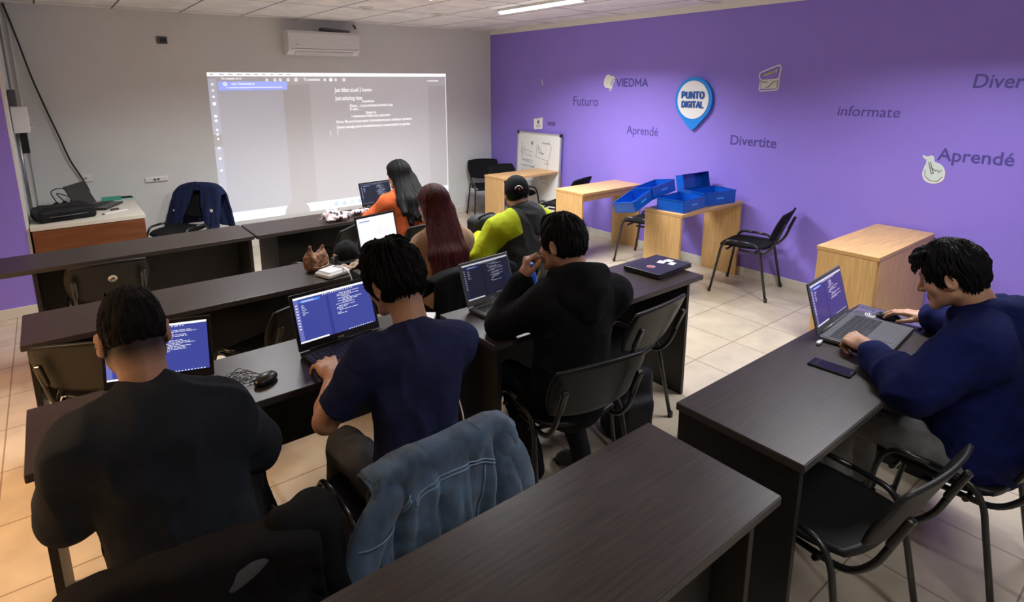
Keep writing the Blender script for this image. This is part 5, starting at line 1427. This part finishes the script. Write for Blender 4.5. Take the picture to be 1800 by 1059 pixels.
# ---- navy hoodie on the right
J = joints((2.72, .49, .50), (2.80, .545, 1.03), (2.735, .660, 1.175), rad(6), rad(22), 0,
           [(2.600, .515, .955), (2.995, .555, .95)], [(2.405, .635, .815), (3.20, .69, .83)], [(2.625, .875, .828), (3.20, .835, .830)],
           [(2.56, .93, .535), (2.88, .94, .535)], [(2.56, .90, .09), (2.88, .92, .09)])
t, org = person('person in a navy hoodie at the right edge, bent over the violet screen laptop', J, .0036, 1.0,
    [dict(R=hframe((.35, .9, .05), (-.45, -.15, 1)), k=1.08, c=[(.95, 1.2, .6), (.95, 1.2, .6), (1., 1.2, .6), (1.05, 1.2, .6)], t=(.8, .45, -.35)), dict(R=hframe((-.2, 1, -.02), (.0, .2, 1)), c=[(.12, .45, .3), (.12, .45, .3), (.15, .45, .3), (.2, .45, .3)], t=(.8, .5, -.35), sp=.10)], dict(sides=.5, fade=(-.06, -.01)))
M_NAVYH = cloth('navy_fleece', (.0045, .008, .062))
S = SDF(); torso_prims(S, J, .030, 1.05, 1.12); sleeves(S, J, .018, .080, .072, .040, .78)
cloth_obj('hoodie', S, .007, M_NAVYH, t, org, amp=.018, sc=(8, 8, 7), seed=9)
hood(J, t, org, M_NAVYH, 5, 1.2)
cuffs(J, .044, t, org, M_NAVYH, .80)
trousers(J, t, org, M_GREYTR, 8); shoes(J, t, org, M_SHOE, M_SOLED)
hair_short(J, 1.0, t, org, .030, .014, -.030, .062, 9, .009, back_low=-.075, tuft=[(0, .07, .095, .034), (.03, .085, .08, .028), (-.03, .085, .082, .028)])
r = random.Random(9); lk = []
for i in range(30):
    x = r.uniform(-.06, .06); y0 = r.uniform(.02, .08)
    lk.append(([(x, y0, .118 - .3 * max(y0 - .05, 0)), (x * 1.1, y0 + .025, .112 - .25 * max(y0 - .04, 0)), (x * 1.15 + r.uniform(-.012, .012), .098 + r.uniform(-.008, .006), .074 + r.uniform(-.012, .01)), (x * 1.1 + r.uniform(-.012, .012), .101 + r.uniform(-.006, .004), .044 + r.uniform(-.008, .012))], r.uniform(.006, .010)))
for i in range(16):
    s = r.choice((-1, 1)); y = r.uniform(-.07, .04)
    lk.append(([(s * .06, y, .10), (s * .088, y - .008, .065), (s * .092, y - .02, .025), (s * .085, y - .03, -.005)], r.uniform(.006, .009)))
hair_locks(J, 1.0, t, org, lk)

# ---- long haired people
def long_hair(J, k, t, org, m, zend, width, back, seed, spread=1.0, h=.006, strand=.008, ex=0.):
    c, R = J['hc'], J['hR']; L = lambda x, y, z: c + R @ (np.array((x, y, z)) * k)
    S = SDF()
    S.ell(L(0, -.016, .036), np.array((.094, .114, .098)) * k, R, .01)
    S.ell(L(0, -.045, -.03), np.array((.098, .080, .11)) * k, R, .04)
    e = np.array((J['nb'][0] + ex, J['nb'][1] - back, zend))
    a = L(0, -.065, -.06)
    for q in np.linspace(-1, 1, 5):
        m_ = (a + e) / 2 + np.array((q * width * .82, -.02 - .02 * (1 - q * q), 0))
        zz = zend + .05 * abs(q) + .03 * math.sin(q * 7 + seed)
        S.cap(a + np.array((q * .055, .0, .0)), m_, .050, .042, .045); S.cap(m_, np.array((e[0] + q * width * spread, e[1] + .012 * q * q, zz)), .042, .024, .04)
    S.box(L(0, .155, -.05), np.array((.065, .10, .13)) * k, R, .03, .02, op=-1)
    v, F = S.mesh(h); v = relax(v, F, 1)
    n = vnormals(v, F)
    an = np.arctan2(v[:, 0] - c[0], -(v[:, 1] - c[1] - .05))
    U = np.stack([an * 16 + 60, v[:, 2] * 3.2 + seed, (v[:, 1] - c[1]) * 8 + 20], 1)
    low = np.clip((c[2] + .02 - v[:, 2]) / .25, .35, 1)
    d = (vnoise(U) * 2 + vnoise(U * np.array((2.6, 1.3, 2)) + 5) * 1.2 + vnoise(U * np.array((6, 1.5, 3)) + 9) * .5) * strand * low
    v = v + n * d[:, None]
    # ragged ends
    v[:, 2] += np.where(v[:, 2] < zend + .06, vnoise(np.stack([v[:, 0] * 45, v[:, 1] * 20, v[:, 2] * 0], 1)) * .07, 0)
    return arr_obj('hair', v, F, m, t, org)
J = joints((2.44, 4.34, .50), (2.415, 4.48, 1.02), (2.37, 4.56, 1.15), rad(22), rad(12), rad(-4),
           [(2.235, 4.50, .93), (2.60, 4.46, .93)], [(2.11, 4.62, .78), (2.66, 4.63, .80)], [(2.28, 4.82, .805), (2.52, 4.84, .805)],
           [(2.30, 4.74, .53), (2.56, 4.74, .53)], [(2.30, 4.70, .09), (2.56, 4.70, .09)])
t, org = person('person with long black hair and an orange top at the front row laptop', J, .006, .98, [dict(R=hframe((.5, 1, -.05), (0, 0, 1)), c=TYPE), dict(R=hframe((-.3, 1, -.05), (0, 0, 1)), c=TYPE)])
M_OR = cloth('orange_knit', (.56, .115, .035))
S = SDF(); torso_prims(S, J, .012, .98); sleeves(S, J, .008, .064, .056, .042, .9)
cloth_obj('sweater', S, .009, M_OR, t, org, amp=.010, sc=(8, 8, 6), seed=12); cuffs(J, .040, t, org, M_OR, .9)
trousers(J, t, org, M_DARKTR, 4, .012); shoes(J, t, org, M_SHOE, M_SOLED)
long_hair(J, .98, t, org, M_HAIR, .80, .12, .255, 2., strand=.013, ex=-.05)
bm = bmesh.new(); tube(bm, smooth_path([Vector(p) - Vector(org) for p in ((2.62, 4.37, .93), (2.60, 4.42, 1.005), (2.585, 4.48, 1.01), (2.57, 4.56, .96))]), .022, 8, flat=.35); obj('shoulder_strap', bm, cloth('grey_strap', (.10, .10, .11)), t)
J = joints((1.87, 3.03, .50), (1.915, 3.10, 1.03), (1.885, 3.175, 1.175), rad(10), rad(10), rad(2),
           [(1.775, 3.12, .93), (2.045, 3.08, .925)], [(1.66, 3.22, .76), (2.13, 3.24, .78)], [(1.77, 3.42, .805), (2.02, 3.44, .805)],
           [(1.79, 3.36, .53), (2.03, 3.36, .53)], [(1.79, 3.32, .09), (2.03, 3.32, .09)])
t, org = person('person with very long dark red hair and a beige top, seen from behind', J, .0055, .98, [dict(R=hframe((.4, 1, -.05), (0, 0, 1)), c=TYPE), dict(R=hframe((-.3, 1, -.05), (0, 0, 1)), c=TYPE)])
M_BG = cloth('beige_knit', (.42, .27, .165))
S = SDF(); torso_prims(S, J, .010, .88); sleeves(S, J, .006, .060, .056, .042, .9)
cloth_obj('sweater', S, .008, M_BG, t, org, amp=.010, sc=(8, 8, 6), seed=15); cuffs(J, .040, t, org, M_BG, .9)
trousers(J, t, org, M_DARKTR, 6, .012); shoes(J, t, org, M_SHOE, M_SOLED)
long_hair(J, .98, t, org, M_REDHAIR, .67, .112, .275, 5., .95, h=.0055, ex=-.10)

# ---- cap and two tone jacket
J = joints((2.60, 3.00, .50), (2.600, 3.14, 1.02), (2.605, 3.21, 1.15), rad(-30), rad(10), rad(0),
           [(2.405, 3.16, .925), (2.795, 3.14, .925)], [(2.275, 3.22, .735), (2.86, 3.26, .76)], [(2.43, 3.42, .805), (2.70, 3.44, .805)],
           [(2.48, 3.40, .53), (2.74, 3.40, .53)], [(2.48, 3.36, .09), (2.74, 3.36, .09)])
t, org = person('person in a black cap and a grey jacket with lime shoulders, seen from behind', J, .005, .98, [dict(R=hframe((.4, 1, -.05), (0, 0, 1)), c=RELAX), dict(R=hframe((-.3, 1, -.05), (0, 0, 1)), c=RELAX)], dict(sides=.9, fade=(-.065, -.02)))
M_JG = cloth('dark_grey_shell', (.036, .039, .039), rough=.7); M_JL = cloth('two_tone_shell', (.036, .039, .039), rough=.7)
nt = M_JL.node_tree; at_ = nt.nodes.new('ShaderNodeAttribute'); at_.attribute_name = 'panel'
gt = nt.nodes.new('ShaderNodeMath'); gt.operation = 'GREATER_THAN'; gt.inputs[1].default_value = 0
mx_ = nt.nodes.new('ShaderNodeMix'); mx_.data_type = 'RGBA'; mx_.inputs[7].default_value = (.42, .50, .012, 1)
b_ = nt.nodes['Principled BSDF']; old = b_.inputs['Base Color'].links[0].from_socket
nt.links.new(at_.outputs['Fac'], gt.inputs[0]); nt.links.new(gt.outputs[0], mx_.inputs[0]); nt.links.new(old, mx_.inputs[6]); nt.links.new(mx_.outputs[2], b_.inputs['Base Color'])
S = SDF(); torso_prims(S, J, .028, 1.04, 1.1); sleeves(S, J, .018, .070, .064, .048, .92)
up, Lh, rr, ff = torso_frame(J)
def lime(p):
    q = p - J['nb']; x = q @ rr; z = q @ up
    return np.minimum(np.abs(x) - .115, z - (-.175 + np.maximum(0, .2 - np.abs(x)) * .5 - np.maximum(0, np.abs(x) - .20) * 1.9))
jk = cloth_obj('jacket', S, .007, M_JL, t, org, amp=.012, sc=(8, 8, 6), seed=18)
co_ = np.zeros(len(jk.data.vertices) * 3); jk.data.vertices.foreach_get('co', co_)
jk.data.attributes.new('panel', 'FLOAT', 'POINT').data.foreach_set('value', lime(co_.reshape(-1, 3) + org).astype(np.float32))
hood(J, t, org, M_JG, 8, 1.0); cuffs(J, .050, t, org, M_JG, .92)
trousers(J, t, org, M_DARKTR, 7, .012); shoes(J, t, org, M_SHOE, M_SOLED)
hair_short(J, .98, t, org, .0, .004, -.045, .050, 11, .003, back_low=-.062)
c, R, k = J['hc'], J['hR'], .98; L = lambda x, y, z: c + R @ (np.array((x, y, z)) * k)
S = SDF(); S.ell(L(0, -.012, .040), np.array((.089, .111, .098)) * k, R, .01); S.ell(L(0, -.05, .01), np.array((.083, .072, .06)) * k, R, .03); S.box(L(0, 0, -.12), np.array((.2, .2, .105)) * k, R, .004, .006, op=-1)
m_cap = cloth('cap_cotton', (.009, .009, .010))
v, F = S.mesh(.0045); cp = arr_obj('cap_crown', relax(v, F, 2), F, m_cap, t, org)
def brim_(u, v_):
    w_ = (v_ + 1) / 2
    return Vector(L(u * .075 * math.sqrt(max(.02, 1 - w_ * w_ * .8)), .085 + .075 * w_, .022 - .018 * w_ - .010 * u * u) - org)
obj('cap_brim', sheet(brim_, 12, 8, .004), m_cap, cp, True)
# pale arch and red dot on the back of the cap
def oncap(x, z):
    y = -math.sqrt(max(.0, 1 - (x / .0905) ** 2 - ((z - .040) / .0995) ** 2)) * .1135 - .0125
    return Vector(L(x, y, z) - org)
bm = bmesh.new(); tube(bm, [oncap(.026 * math.cos(a), .030 + .026 * math.sin(a)) for a in np.linspace(.15, PI - .15, 14)], .0042, 6); obj('cap_arch', bm, M_PAPER, cp)
bm = bmesh.new(); bmesh.ops.create_uvsphere(bm, u_segments=12, v_segments=8, radius=.009); bm.transform(Matrix.Translation(oncap(0, .034))); obj('cap_dot', bm, mat('cap_red', (.5, .04, .04), .5), cp)
bm = bmesh.new(); bmesh.ops.create_uvsphere(bm, u_segments=8, v_segments=6, radius=.005); bm.transform(Matrix.Translation(oncap(-.035, .004))); obj('cap_eyelet', bm, M_PAPER, cp)
